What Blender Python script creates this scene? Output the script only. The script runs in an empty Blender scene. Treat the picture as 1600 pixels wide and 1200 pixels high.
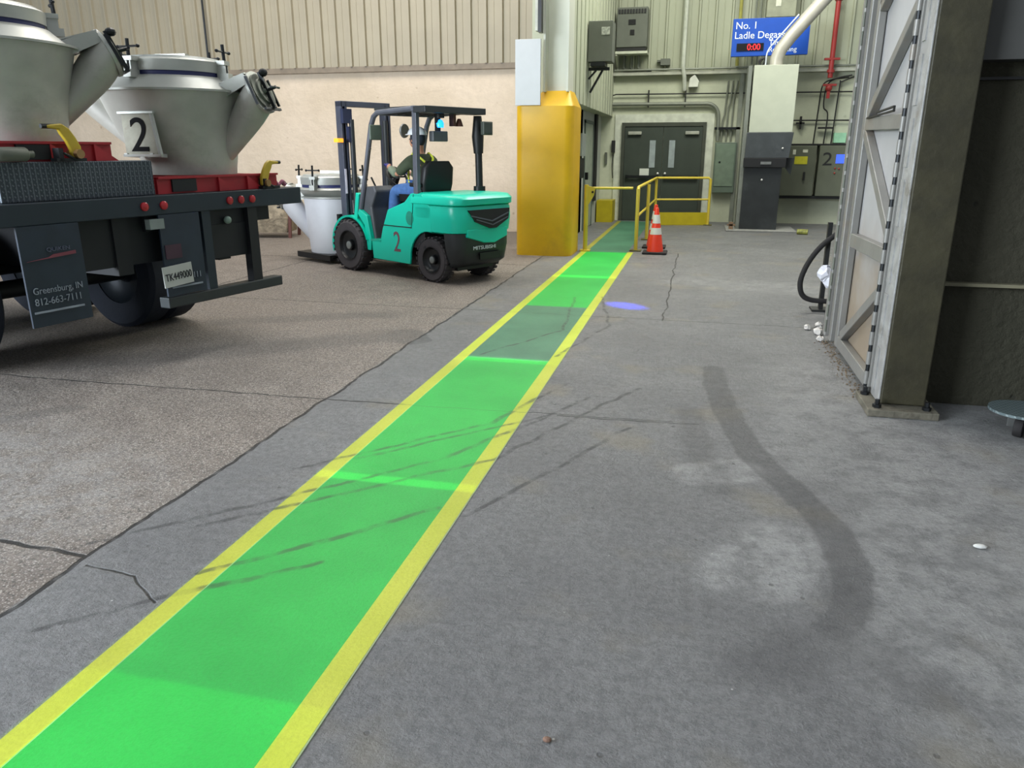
import bpy, bmesh, math, random
from mathutils import Vector, Matrix
random.seed(4)
PI = math.pi
sc = bpy.context.scene
COL = sc.collection
R = math.radians

# ---------------------------------------------------------------- camera
YAW = R(13.436); PITCH = R(17.1437)
cam_d = bpy.data.cameras.new('camera')
cam_d.sensor_fit = 'HORIZONTAL'; cam_d.sensor_width = 36.0; cam_d.lens = 36.0*1180/1600
cam_d.clip_start = 0.05; cam_d.clip_end = 200
cam = bpy.data.objects.new('camera', cam_d); COL.objects.link(cam)
cam.location = (0, 0, 1.55); cam.rotation_euler = (PI/2-PITCH, 0, YAW)
sc.camera = cam

# ---------------------------------------------------------------- world, view, large lights
w = bpy.data.worlds.new('hall_ambience'); sc.world = w; w.use_nodes = True
wb = w.node_tree.nodes['Background']; wb.inputs[0].default_value = (0.86, 0.94, 1.0, 1); wb.inputs[1].default_value = 0.41
vs = sc.view_settings
vs.view_transform = 'Standard'; vs.look = 'None'; vs.gamma = 1.0; vs.exposure = 0.0; vs.use_curve_mapping = False

def area(name, loc, sx, sy, power, col, rot=(0, 0, 0)):
    l = bpy.data.lights.new(name, 'AREA'); l.shape = 'RECTANGLE'; l.size = sx; l.size_y = sy
    l.energy = power; l.color = col
    o = bpy.data.objects.new(name, l); COL.objects.link(o); o.location = loc; o.rotation_euler = rot
    return o
area('high_bay_light_left', (-6.5, 10.2, 8.5), 5.0, 4.0, 620, (1.0, 0.93, 0.84))
area('high_bay_light_centre', (-1.5, 8.0, 9.0), 3.0, 5.0, 340, (1.0, 0.98, 0.95))
area('high_bay_light_back', (0.6, 13.6, 7.0), 4.0, 2.5, 540, (1.0, 1.0, 0.88))
area('dock_daylight_left', (-9.5, -3.5, 3.6), 6.0, 4.5, 2700, (0.84, 0.92, 1.0), (R(78), 0, R(-48)))

# ---------------------------------------------------------------- node helpers
class NT:
    def __init__(s, nt): s.nt = nt
    def n(s, t, **k):
        x = s.nt.nodes.new(t)
        for a, b in k.items(): setattr(x, a, b)
        return x
    def link(s, a, b): s.nt.links.new(a, b)
    def put(s, sock, v):
        if isinstance(v, (int, float)): sock.default_value = v
        elif isinstance(v, (tuple, list)): sock.default_value = tuple(v)
        else: s.link(v, sock)
    def m(s, op, a, b=None, c=None, clamp=False):
        x = s.n('ShaderNodeMath', operation=op, use_clamp=clamp); s.put(x.inputs[0], a)
        if b is not None: s.put(x.inputs[1], b)
        if c is not None: s.put(x.inputs[2], c)
        return x.outputs[0]
    def noise(s, vec, scale, detail=4, rough=0.55):
        x = s.n('ShaderNodeTexNoise'); x.inputs['Scale'].default_value = scale
        x.inputs['Detail'].default_value = detail; x.inputs['Roughness'].default_value = rough
        if vec is not None: s.link(vec, x.inputs['Vector'])
        return x.outputs['Fac']
    def rng(s, v, a, b, c=0.0, d=1.0):
        x = s.n('ShaderNodeMapRange', interpolation_type='SMOOTHSTEP'); s.put(x.inputs[0], v)
        x.inputs[1].default_value = a; x.inputs[2].default_value = b
        x.inputs[3].default_value = c; x.inputs[4].default_value = d
        return x.outputs[0]
    def mix(s, f, a, b, mode='MIX'):
        x = s.n('ShaderNodeMix', data_type='RGBA', blend_type=mode); s.put(x.inputs[0], f)
        s.put(x.inputs[6], a if not isinstance(a, tuple) else (*a[:3], 1)); s.put(x.inputs[7], b if not isinstance(b, tuple) else (*b[:3], 1))
        return x.outputs[2]

def lin(r, g, b):
    f = lambda c: (c/255/12.92) if c/255 <= .04045 else ((c/255+.055)/1.055)**2.4
    return (f(r), f(g), f(b))
MATS = {}
def mat(name, rgb, rough=0.6, metal=0.0, var=0.12, scale=6.0, dirt=None, dirt_amt=0.0, bump=0.0, emit=0.0, bscale=None):
    if name in MATS: return MATS[name]
    m = bpy.data.materials.new(name); m.use_nodes = True; t = NT(m.node_tree)
    b = m.node_tree.nodes['Principled BSDF']; c = lin(*rgb)
    tc = t.n('ShaderNodeTexCoord').outputs['Object']
    nz = t.noise(tc, scale, 5)
    f = t.rng(nz, 0.3, 0.7)
    col = t.mix(f, tuple(x*(1-var) for x in c), tuple(min(1, x*(1+var)) for x in c))
    if dirt:
        d = t.rng(t.noise(tc, scale*0.55, 6, 0.7), 0.52, 0.72, 0, dirt_amt)
        col = t.mix(d, col, lin(*dirt))
    t.link(col, b.inputs['Base Color']); b.inputs['Roughness'].default_value = rough; b.inputs['Metallic'].default_value = metal
    if bump:
        bp = t.n('ShaderNodeBump'); bp.inputs['Strength'].default_value = bump; bp.inputs['Distance'].default_value = 0.02
        t.link(t.noise(tc, bscale or scale*3, 6), bp.inputs['Height']); t.link(bp.outputs[0], b.inputs['Normal'])
    if emit:
        b.inputs['Emission Color'].default_value = (*c, 1); b.inputs['Emission Strength'].default_value = emit
    MATS[name] = m; return m

# ---------------------------------------------------------------- floor material (shared marks group)
def seg_mask(t, X, Y, x0, y0, x1, y1, wdt, soft):
    dx, dy = x1-x0, y1-y0; L2 = dx*dx+dy*dy
    h = t.m('DIVIDE', t.m('ADD', t.m('MULTIPLY', t.m('SUBTRACT', X, x0), dx), t.m('MULTIPLY', t.m('SUBTRACT', Y, y0), dy)), L2, clamp=True)
    ax = t.m('SUBTRACT', t.m('SUBTRACT', X, x0), t.m('MULTIPLY', h, dx))
    ay = t.m('SUBTRACT', t.m('SUBTRACT', Y, y0), t.m('MULTIPLY', h, dy))
    d = t.m('SQRT', t.m('ADD', t.m('MULTIPLY', ax, ax), t.m('MULTIPLY', ay, ay)))
    return t.rng(d, wdt, wdt+soft, 1, 0)
def marks_group():
    g = bpy.data.node_groups.new('floor_marks', 'ShaderNodeTree')
    for nm in ('Dark', 'Crack', 'Pale'): g.interface.new_socket(nm, in_out='OUTPUT', socket_type='NodeSocketFloat')
    t = NT(g); out = t.n('NodeGroupOutput')
    pos = t.n('ShaderNodeNewGeometry').outputs['Position']
    nz = t.n('ShaderNodeTexNoise'); nz.inputs['Scale'].default_value = 3.0; nz.inputs['Detail'].default_value = 5; t.link(pos, nz.inputs['Vector'])
    sp = t.n('ShaderNodeSeparateXYZ'); t.link(pos, sp.inputs[0])
    sn = t.n('ShaderNodeSeparateColor'); t.link(nz.outputs['Color'], sn.inputs[0])
    X = t.m('ADD', sp.outputs[0], t.m('MULTIPLY', t.m('SUBTRACT', sn.outputs[0], .5), .10))
    Y = t.m('ADD', sp.outputs[1], t.m('MULTIPLY', t.m('SUBTRACT', sn.outputs[1], .5), .10))
    def mx(L):
        r = L[0]
        for q in L[1:]: r = t.m('MAXIMUM', r, q)
        return r
    # wide rubber arcs from truck tyres on the right
    arc = [(.20, 5.6), (.24, 4.9), (.34, 4.1), (.50, 3.6), (.64, 3.2), (.69, 2.85), (.64, 2.60)]
    d1 = mx([seg_mask(t, X, Y, *arc[i], *arc[i+1], .066, .028) for i in range(len(arc)-1)])
    arc2 = [(.05, 4.6), (.10, 3.9), (.20, 3.45)]
    d2 = mx([seg_mask(t, X, Y, *arc2[i], *arc2[i+1], .04, .08) for i in range(2)])
    arc3 = [(.64, 2.62), (.52, 2.36), (.26, 2.12), (.62, 2.36), (.80, 2.15)]
    d3 = t.m('MAXIMUM', mx([t.m('MULTIPLY', seg_mask(t, X, Y, .64, 2.60, .55, 2.40, .06, .04), 1.5)]), mx([seg_mask(t, X, Y, *arc3[i], *arc3[i+1], .03, .12) for i in range(4)]))
    wide = t.m('MAXIMUM', d1, t.m('MULTIPLY', t.m('MAXIMUM', d2, d3), .6))
    wide = t.m('MULTIPLY', wide, t.rng(t.noise(pos, 22, 4), .3, .65, .75, 1.0))
    # thin skid lines over the walkway
    thin = []
    for (a, b, c, d) in [(-2.35, 2.3, -1.2, 3.5), (-1.2, 3.5, -.6, 4.7), (-2.0, 2.55, -.95, 3.55), (-.95, 3.55, -.3, 5.0), (-1.75, 2.2, -1.05, 2.95),
                         (-1.9, 3.2, -1.1, 4.1), (-1.1, 4.1, -.8, 5.0), (-1.65, 3.4, -.8, 4.3), (-1.6, 5.6, -1.1, 6.6), (-1.1, 6.6, -1.25, 8.2),
                         (-1.0, 5.7, -.72, 6.9), (-.72, 6.9, -.95, 8.3), (-2.1, 1.75, -1.35, 2.4), (-.9, 2.9, -.3, 4.2)]:
        thin.append(seg_mask(t, X, Y, a, b, c, d, .007, .014))
    th = t.m('MULTIPLY', mx(thin), t.rng(t.noise(pos, 9, 4), .35, .6, .15, .8))
    # tyre streaks under the truck tail
    und = mx([seg_mask(t, X, Y, -4.5, 4.6, -2.6, 6.0, .10, .25), seg_mask(t, X, Y, -4.3, 6.2, -2.9, 6.9, .06, .2), seg_mask(t, X, Y, -4.0, 3.45, -3.75, 3.75, .04, .08)])
    wet = seg_mask(t, X, Y, -2.45, 6.15, -2.28, 5.95, .14, .03)
    dark = t.m('MAXIMUM', t.m('MULTIPLY', wide, .56), t.m('MAXIMUM', t.m('MULTIPLY', th, .95), t.m('MAXIMUM', t.m('MULTIPLY', und, .30), t.m('MULTIPLY', wet, .4))))
    # joints and cracks
    jw = t.m('MULTIPLY', t.noise(pos, 5, 4), .022)
    def crack(x0, y0, x1, y1, wd): return seg_mask(t, X, Y, x0, y0, x1, y1, wd, .006)
    J = [crack(-2.27, 0.2, -2.26, 14.9, .008), crack(-2.9, 2.25, -2.27, 2.21, .007), crack(-5.2, 4.25, -1.72, 4.28, .005), crack(-1.72, 4.28, -.05, 4.36, .0015),
         crack(-.75, 4.3, .1, 4.34, .003), crack(-2.27, 7.3, 1.25, 7.22, .004), crack(-7, 7.35, -2.27, 7.3, .004), crack(-.24, 7.2, -.24, 12.3, .003),
         crack(-2.22, 2.16, -1.98, 2.13, .0015), crack(-7, 10.6, -2.27, 10.5, .006), crack(-5.6, 7.3, -5.5, 14.9, .006), crack(-1.98, 2.13, -1.78, 1.99, .0015)]
    cr = t.m('MULTIPLY', mx(J), t.rng(t.noise(pos, 7, 5), .30, .5, .35, 1.0))
    # pale worn patches
    P = [seg_mask(t, X, Y, .30, 2.70, .44, 2.95, .13, .12), seg_mask(t, X, Y, .12, 3.62, .30, 3.72, .12, .06), t.m('MULTIPLY', seg_mask(t, X, Y, 1.15, 2.4, 1.5, 4.4, .35, .5), .8),
         t.m('MULTIPLY', seg_mask(t, X, Y, .75, 4.0, 1.0, 5.6, .15, .5), .6), t.m('MULTIPLY', seg_mask(t, X, Y, -5.0, 3.2, -3.0, 2.6, .2, .8), .6), t.m('MULTIPLY', seg_mask(t, X, Y, -.1, 9.6, 2.0, 9.2, .1, .6), .6)]
    pale = t.m('MULTIPLY', mx(P), t.m('MULTIPLY', t.rng(t.noise(pos, 24, 8, .8), .36, .60, .35, 1.0), t.rng(t.noise(pos, 5.5, 6, .7), .40, .56, .2, 1.0)))
    t.link(dark, out.inputs[0]); t.link(cr, out.inputs[1]); t.link(pale, out.inputs[2])
    return g
MARKS = marks_group()
def concrete_mat():
    m = bpy.data.materials.new('concrete_floor'); m.use_nodes = True; t = NT(m.node_tree); b = m.node_tree.nodes['Principled BSDF']
    pos = t.n('ShaderNodeNewGeometry').outputs['Position']; sp = t.n('ShaderNodeSeparateXYZ'); t.link(pos, sp.inputs[0])
    g = t.n('ShaderNodeGroup'); g.node_tree = MARKS
    big = t.rng(t.noise(pos, .9, 5, .6), .3, .7); mid = t.rng(t.noise(pos, 4.5, 7, .65), .3, .7); fine = t.rng(t.noise(pos, 70, 5, .7), .3, .7)
    smooth = t.mix(big, lin(107, 107, 108), lin(130, 130, 130))
    smooth = t.mix(t.m('MULTIPLY', mid, .5), smooth, lin(120, 120, 119))
    g2 = t.rng(t.noise(pos, 26, 8, .85), .42, .60); smooth = t.mix(t.m('MULTIPLY', g2, .50), smooth, lin(60, 61, 63))
    g3 = t.rng(t.noise(pos, 160, 3, .7), .5, .7); smooth = t.mix(t.m('MULTIPLY', g3, .30), smooth, lin(150, 150, 150))
    smooth = t.mix(t.m('MULTIPLY', fine, .30), smooth, lin(80, 80, 82))
    ochre = t.rng(t.noise(pos, 1.7, 4, .5), .55, .7, 0, .38); smooth = t.mix(ochre, smooth, lin(128, 120, 100))
    agg = t.mix(mid, lin(102, 93, 86), lin(128, 119, 110))
    vor = t.n('ShaderNodeTexVoronoi'); vor.inputs['Scale'].default_value = 95; t.link(pos, vor.inputs['Vector'])
    agg = t.mix(t.rng(vor.outputs['Distance'], .12, .5, .6, 0), agg, lin(205, 198, 190))
    agg = t.mix(t.rng(t.noise(pos, 45, 4, .7), .5, .62, 0, .85), agg, lin(70, 65, 62))
    left = t.rng(sp.outputs[0], -2.285, -2.262, 1, 0)
    # the aggregate surface is worn smooth away from the truck bay
    col = t.mix(left, smooth, agg)
    vs_ = t.n('ShaderNodeTexVoronoi'); vs_.inputs['Scale'].default_value = 9; t.link(pos, vs_.inputs['Vector'])
    pits = t.m('MULTIPLY', t.rng(vs_.outputs['Distance'], .05, .11, 1, 0), t.rng(t.noise(pos, 2.2, 3), .5, .6))
    pits2 = t.rng(t.noise(pos, 18, 6, .85), .62, .70)
    col = t.mix(t.m('MULTIPLY', g.outputs[2], .75), col, lin(158, 158, 157))
    col = t.mix(t.m('MULTIPLY', t.m('MAXIMUM', pits, pits2), .55), col, lin(60, 60, 60))
    specks = t.n('ShaderNodeTexVoronoi'); specks.inputs['Scale'].default_value = 5.5; t.link(pos, specks.inputs['Vector'])
    col = t.mix(t.rng(specks.outputs['Distance'], .012, .03, .8, 0), col, lin(205, 205, 200))
    col = t.mix(g.outputs[0], col, lin(52, 52, 54)); col = t.mix(t.m('MULTIPLY', g.outputs[1], .95), col, lin(18, 17, 17))
    t.link(col, b.inputs['Base Color'])
    t.link(t.m('ADD', t.m('MULTIPLY', mid, .22), t.m('ADD', .42, t.m('MULTIPLY', left, .1))), b.inputs['Roughness'])
    h = t.m('SUBTRACT', t.m('ADD', t.m('MULTIPLY', fine, .45), t.m('ADD', mid, t.m('MULTIPLY', t.noise(pos, 28, 8, .8), 1.2))), t.m('MULTIPLY', t.m('ADD', g.outputs[1], t.m('MULTIPLY', pits, .5)), 2.0))
    bp = t.n('ShaderNodeBump'); bp.inputs['Strength'].default_value = .6; bp.inputs['Distance'].default_value = .012
    t.link(h, bp.inputs['Height']); t.link(bp.outputs[0], b.inputs['Normal'])
    return m
def paint_mat(name, ca, cb, wear):
    m = bpy.data.materials.new(name); m.use_nodes = True; t = NT(m.node_tree); b = m.node_tree.nodes['Principled BSDF']
    pos = t.n('ShaderNodeNewGeometry').outputs['Position']; g = t.n('ShaderNodeGroup'); g.node_tree = MARKS
    big = t.rng(t.noise(pos, 1.6, 6, .6), .3, .7); fine = t.rng(t.noise(pos, 70, 5, .7), .3, .7)
    col = t.mix(big, lin(*ca), lin(*cb)); col = t.mix(t.m('MULTIPLY', fine, .22), col, tuple(x*.45 for x in lin(*ca)))
    col = t.mix(t.rng(t.noise(pos, 30, 6, .75), .64, .74, 0, wear), col, lin(70, 72, 70))
    col = t.mix(g.outputs[0], col, lin(40, 46, 40)); col = t.mix(t.m('MULTIPLY', g.outputs[1], .6), col, lin(40, 60, 40))
    t.link(col, b.inputs['Base Color']); b.inputs['Roughness'].default_value = .55
    bp = t.n('ShaderNodeBump'); bp.inputs['Strength'].default_value = .25; bp.inputs['Distance'].default_value = .01
    t.link(fine, bp.inputs['Height']); t.link(bp.outputs[0], b.inputs['Normal'])
    return m

# ---------------------------------------------------------------- mesh helpers
class B:
    def __init__(s): s.b = bmesh.new()
    def box(s, x0, x1, y0, y1, z0, z1, M=None):
        v = [s.b.verts.new(Vector(p)) for p in ((x0,y0,z0),(x1,y0,z0),(x1,y1,z0),(x0,y1,z0),(x0,y0,z1),(x1,y0,z1),(x1,y1,z1),(x0,y1,z1))]
        if M is not None:
            for q in v: q.co = M @ q.co
        for f in ((0,3,2,1),(4,5,6,7),(0,1,5,4),(1,2,6,5),(2,3,7,6),(3,0,4,7)): s.b.faces.new([v[i] for i in f])
        return s
    def bar(s, a, b, w, h, up=(0,0,1)):
        a, b = Vector(a), Vector(b); d = (b-a); L = d.length; d.normalize(); u = Vector(up)
        sx = d.cross(u)
        if sx.length < 1e-4: sx = d.cross(Vector((0, 1, 0)))
        sx.normalize(); u = sx.cross(d)
        M = Matrix((( sx.x, d.x, u.x, a.x), (sx.y, d.y, u.y, a.y), (sx.z, d.z, u.z, a.z), (0,0,0,1)))
        return s.box(-w/2, w/2, 0, L, -h/2, h/2, M)
    def rings(s, R_, close=True, caps=True):
        vs_ = [[s.b.verts.new(Vector(p)) for p in r] for r in R_]; n = len(vs_[0])
        for i in range(len(vs_)-1):
            for k in range(n if close else n-1):
                s.b.faces.new((vs_[i][k], vs_[i][(k+1) % n], vs_[i+1][(k+1) % n], vs_[i+1][k]))
        if caps and close: s.b.faces.new(list(reversed(vs_[0]))); s.b.faces.new(vs_[-1])
        return s
    def tube(s, pts, r, n=10):
        pts = [Vector(p) for p in pts]; rs = r if isinstance(r, (list, tuple)) else [r]*len(pts)
        prev = None; RR = []
        for i, p in enumerate(pts):
            d = (pts[min(i+1, len(pts)-1)]-pts[max(i-1, 0)]).normalized()
            if prev is None:
                u = d.orthogonal().normalized()
            else:
                u = prev-d*prev.dot(d); u.normalize()
            prev = u; v = d.cross(u)
            RR.append([p+(u*math.cos(2*PI*k/n)+v*math.sin(2*PI*k/n))*rs[i] for k in range(n)])
        return s.rings(RR)
    def lathe(s, prof, c=(0,0,0), axis=(0,0,1), n=32, caps=True):
        ax = Vector(axis).normalized(); u = ax.orthogonal().normalized(); v = ax.cross(u); c = Vector(c)
        return s.rings([[c+ax*z+(u*math.cos(2*PI*k/n)+v*math.sin(2*PI*k/n))*max(r, 1e-4) for k in range(n)] for r, z in prof], caps=caps)
    def prism(s, poly, a, b, plane='xz'):
        def P(p, t):
            return {'xz': (p[0], t, p[1]), 'xy': (p[0], p[1], t), 'yz': (t, p[0], p[1])}[plane]
        return s.rings([[P(p, a) for p in poly], [P(p, b) for p in poly]])
    def sphere(s, c, r, sx=1, sy=1, sz=1, n=16, m=10):
        RR = []
        for i in range(m+1):
            th = PI*i/m; RR.append([(c[0]+r*sx*max(math.sin(th), .002)*math.cos(2*PI*k/n), c[1]+r*sy*max(math.sin(th), .002)*math.sin(2*PI*k/n), c[2]-r*sz*math.cos(th)) for k in range(n)])
        return s.rings(RR)
def arc_pts(c, r, a0, a1, n, plane='xz', t=0):
    o = []
    for i in range(n+1):
        a = R(a0+(a1-a0)*i/n); x, y = c[0]+r*math.cos(a), c[1]+r*math.sin(a)
        o.append({'xz': (x, t, y), 'xy': (x, y, t), 'yz': (t, x, y)}[plane])
    return o
def bez(pts, n=8):   # smooth polyline through points (Catmull-Rom)
    P = [Vector(p) for p in pts]; P = [P[0]*2-P[1]]+P+[P[-1]*2-P[-2]]; o = []
    for i in range(1, len(P)-2):
        for k in range(n):
            t = k/n; a, b, c, d = P[i-1:i+3]
            o.append(.5*((2*b)+(c-a)*t+(2*a-5*b+4*c-d)*t*t+(3*b-a-3*c+d)*t**3))
    o.append(P[-2]); return o

WORLD = {}   # location of unrotated things whose parts are given in hall coordinates
def obj(name, bm, m, parent=None, smooth=False, bevel=0.0, bseg=2, auto=None, world=False, org=None):
    b = bm.b; bmesh.ops.recalc_face_normals(b, faces=b.faces)
    if smooth:
        lim = R(auto or 40)
        for f in b.faces: f.smooth = True
        for e in b.edges:
            if len(e.link_faces) == 2 and e.calc_face_angle(0) > lim: e.smooth = False
    off = Vector((0, 0, 0))
    if parent is None and not org:
        xs = [v.co for v in b.verts]
        off = Vector(((min(v.x for v in xs)+max(v.x for v in xs))/2, (min(v.y for v in xs)+max(v.y for v in xs))/2, min(v.z for v in xs)))
    elif parent is not None and world: off = WORLD[parent.name]
    if off.length: bmesh.ops.translate(b, verts=b.verts, vec=-off)
    me = bpy.data.meshes.new(name); b.to_mesh(me); b.free()
    me.materials.append(m)
    o = bpy.data.objects.new(name, me); COL.objects.link(o)
    if parent is None: o.location = off; WORLD[o.name] = off.copy()
    else: o.parent = parent
    if bevel:
        md = o.modifiers.new('bevel', 'BEVEL'); md.width = bevel; md.segments = bseg; md.limit_method = 'ANGLE'; md.angle_limit = R(35)
        md.harden_normals = False
    if world and parent is not None: WORLD[o.name] = off.copy()
    return o
def thing(name, label, cat, loc=(0, 0, 0), rz=0, group=None):
    o = bpy.data.objects.new(name, None); COL.objects.link(o); o.empty_display_size = .1
    o.location = loc; o.rotation_euler = (0, 0, rz); o['label'] = label; o['category'] = cat
    if group: o['group'] = group
    WORLD[o.name] = Vector(loc); return o
def tag(o, label, cat, group=None):
    o['label'] = label; o['category'] = cat
    if group: o['group'] = group
    return o
def struct(o, label=None):
    o['kind'] = 'structure'
    if label: o['label'] = label
    return o
def text(name, s, size, m, parent, M, ext=.0015, align='LEFT', world=False, sx=1.0):
    c = bpy.data.curves.new(name, 'FONT'); c.body = s; c.size = size; c.extrude = ext; c.align_x = align
    o = bpy.data.objects.new('tmp', c); COL.objects.link(o)
    bpy.context.view_layer.update()
    me = bpy.data.meshes.new_from_object(o.evaluated_get(bpy.context.evaluated_depsgraph_get()))
    bpy.data.objects.remove(o); me.name = name
    me.transform(Matrix.Diagonal((sx, 1, 1, 1)))
    if world: M = Matrix.Translation(-WORLD[parent.name]) @ M
    me.transform(M); me.materials.clear(); me.materials.append(m)
    for p in me.polygons: p.material_index = 0
    q = bpy.data.objects.new(name, me); COL.objects.link(q); q.parent = parent; return q
def face_M(loc, right, up):    # text plane: x->right, y->up
    r = Vector(right).normalized(); u = Vector(up).normalized(); n = r.cross(u)
    return Matrix(((r.x, u.x, n.x, loc[0]), (r.y, u.y, n.y, loc[1]), (r.z, u.z, n.z, loc[2]), (0, 0, 0, 1)))
def copy_tree(o, parent=None):
    c = o.copy(); COL.objects.link(c); c.parent = parent
    for ch in [x for x in bpy.data.objects if x.parent == o and x != c]: copy_tree(ch, c)
    return c

# ================================================================= SETTING
M_floor = concrete_mat()
fl = B(); fl.b.faces.new([fl.b.verts.new(p) for p in ((-16, -3, 0), (9, -3, 0), (9, 20, 0), (-16, 20, 0))])
struct(obj('floor', fl, M_floor))
M_green = paint_mat('lit_green_paint', (20, 104, 52), (34, 118, 62), .3)  # purer green for lit sections, part of the projected light is in the colour
M_dull = paint_mat('unlit_green_paint', (62, 110, 84), (76, 128, 98), .5)  # same lane paint, coloured duller where no projector light falls
M_yel = paint_mat('yellow_line_paint', (146, 144, 44), (162, 156, 60), .6)
walk = thing('painted_walkway', 'long green painted pedestrian walkway between two yellow lines running to the double door', 'walkway', (-1.35, .3, 0))
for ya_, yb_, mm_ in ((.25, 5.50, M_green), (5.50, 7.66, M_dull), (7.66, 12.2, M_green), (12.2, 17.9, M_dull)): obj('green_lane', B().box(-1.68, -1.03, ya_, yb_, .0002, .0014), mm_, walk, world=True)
for a, b_ in ((-1.765, -1.68), (-1.03, -.94)):
    yy = 17.9 if a < -1.5 else 12.3
    obj('yellow_line', B().box(a, b_, .25, yy, .0002, .0016), M_yel, walk, world=True)
wr_ = mat('chalky_paint_edge', (128, 130, 112), .8)
for a, b_ in ((-1.679, -1.675), (-.939, -.933)):
    obj('worn_edge', B().box(a, b_, .25, 7.5, .0004, .0019), wr_, walk, world=True)

# walkway marking projectors (overhead line projectors that light the lanes)
def lane_projector(name, y0, y1, I, py, xoff=0.0):
    h = 7.0; l = bpy.data.lights.new(name, 'SPOT'); l.energy = I; l.spot_size = R(110); l.spot_blend = 0; l.shadow_soft_size = 0.0
    l.use_nodes = True; nt = l.node_tree; t = NT(nt); em = nt.nodes['Emission']
    inc = t.n('ShaderNodeNewGeometry').outputs['Incoming']; s_ = t.n('ShaderNodeSeparateXYZ'); t.link(inc, s_.inputs[0])
    X = t.m('ADD', t.m('MULTIPLY', t.m('DIVIDE', s_.outputs[0], s_.outputs[2]), -h), -1.35+xoff)
    Y = t.m('ADD', t.m('MULTIPLY', t.m('DIVIDE', s_.outputs[1], s_.outputs[2]), -h), py)
    def band(v, a, b, e): return t.m('MULTIPLY', t.rng(v, a-e, a+e), t.rng(v, b-e, b+e, 1, 0))
    yb = band(Y, y0, y1, .012); gx = band(X, -1.682, -1.03, .006)
    yx = t.m('MAXIMUM', band(X, -1.775, -1.68, .006), band(X, -1.03, -.935, .006))
    col = t.mix(yx, (0.0, 1.0, 0.10), (0.58, 1.0, 0.0))
    k = t.m('MULTIPLY', t.m('ADD', t.m('MULTIPLY', gx, 1.0), t.m('MULTIPLY', yx, .40)), yb)
    d3 = t.m('POWER', t.m('ABSOLUTE', s_.outputs[2]), -3.0)       # keeps the floor evenly lit, as the projector optics do
    st = t.m('MULTIPLY', k, d3)
    t.link(col, em.inputs[0]); t.link(st, em.inputs[1])
    o = bpy.data.objects.new(name, l); COL.objects.link(o); o.location = (-1.35+xoff, py, h)
KW = 3400.0
lane_projector('walkway_projector', .1, 1.64, KW*.5, 1.2)
lane_projector('walkway_projector', .1, 3.22, KW*1.0, 2.0)
lane_projector('walkway_projector', 3.14, 5.52, KW*1.15, 4.2)
lane_projector('walkway_projector', 5.42, 5.55, KW*.9, 5.5)
lane_projector('walkway_projector', 7.66, 9.75, KW*1.3, 9.0)
lane_projector('walkway_projector', 9.60, 12.2, KW*1.6, 10.8)
# yellow edge beams across the unlit stretch
def edge_beam(y0, y1, I, py):
    h = 7.0; l = bpy.data.lights.new('edge_line_projector', 'SPOT'); l.energy = I; l.spot_size = R(110); l.spot_blend = 0; l.shadow_soft_size = 0.0
    l.use_nodes = True; nt = l.node_tree; t = NT(nt); em = nt.nodes['Emission']
    inc = t.n('ShaderNodeNewGeometry').outputs['Incoming']; s_ = t.n('ShaderNodeSeparateXYZ'); t.link(inc, s_.inputs[0])
    X = t.m('ADD', t.m('MULTIPLY', t.m('DIVIDE', s_.outputs[0], s_.outputs[2]), -h), -1.35)
    Y = t.m('ADD', t.m('MULTIPLY', t.m('DIVIDE', s_.outputs[1], s_.outputs[2]), -h), py)
    def band(v, a, b, e): return t.m('MULTIPLY', t.rng(v, a-e, a+e), t.rng(v, b-e, b+e, 1, 0))
    yx = t.m('MAXIMUM', band(X, -1.775, -1.68, .006), band(X, -1.03, -.935, .006))
    st = t.m('MULTIPLY', yx, band(Y, y0, y1, .012))
    em.inputs[0].default_value = (.58, 1, 0, 1); t.link(st, em.inputs[1])
    o = bpy.data.objects.new('edge_line_projector', l); COL.objects.link(o); o.location = (-1.35, py, h)
edge_beam(5.55, 7.66, KW*.75, 6.6)

# ---- walls
def wall_mat(name, ca, cb, spot, sc_, bump=.3, amt=.5):
    m = bpy.data.materials.new(name); m.use_nodes = True; t = NT(m.node_tree); b = m.node_tree.nodes['Principled BSDF']
    tc = t.n('ShaderNodeTexCoord').outputs['Object']
    big = t.rng(t.noise(tc, sc_*.4, 4), .35, .65); med = t.rng(t.noise(tc, sc_*6, 6, .65), .3, .7)
    col = t.mix(big, lin(*ca), lin(*cb)); col = t.mix(t.m('MULTIPLY', med, .18), col, tuple(x*.7 for x in lin(*ca)))
    v = t.n('ShaderNodeTexVoronoi'); v.inputs['Scale'].default_value = sc_*1.8; t.link(tc, v.inputs['Vector'])
    p = t.m('MULTIPLY', t.rng(v.outputs['Distance'], .04, .10, 1, 0), t.rng(t.noise(tc, sc_*3, 3), .42, .55))
    col = t.mix(t.m('MULTIPLY', p, amt), col, lin(*spot)); t.link(col, b.inputs['Base Color']); b.inputs['Roughness'].default_value = .85
    bp = t.n('ShaderNodeBump'); bp.inputs['Strength'].default_value = bump; bp.inputs['Distance'].default_value = .02
    t.link(t.m('SUBTRACT', med, p), bp.inputs['Height']); t.link(bp.outputs[0], b.inputs['Normal']); return m
M_cream = wall_mat('cream_sprayed_concrete', (202, 186, 164), (216, 200, 180), (156, 134, 106), 1.6)
M_blk = wall_mat('pale_green_painted_block', (180, 184, 160), (192, 196, 174), (120, 122, 104), 1.2, .15, .3)
M_side = mat('beige_metal_siding', (158, 150, 130), .55, 0, .05, 1.2)
M_sideg = mat('sage_metal_siding', (158, 162, 140), .5, 0, .05, 1.2)
M_flash = mat('brown_grey_flashing', (128, 116, 100), .6)
M_trim = mat('pale_grey_flashing', (168, 170, 155), .6)
wl = struct(obj('wall_left', B().box(-16, -2.25, 15.0, 15.3, 0, 3.06), M_cream))
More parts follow.
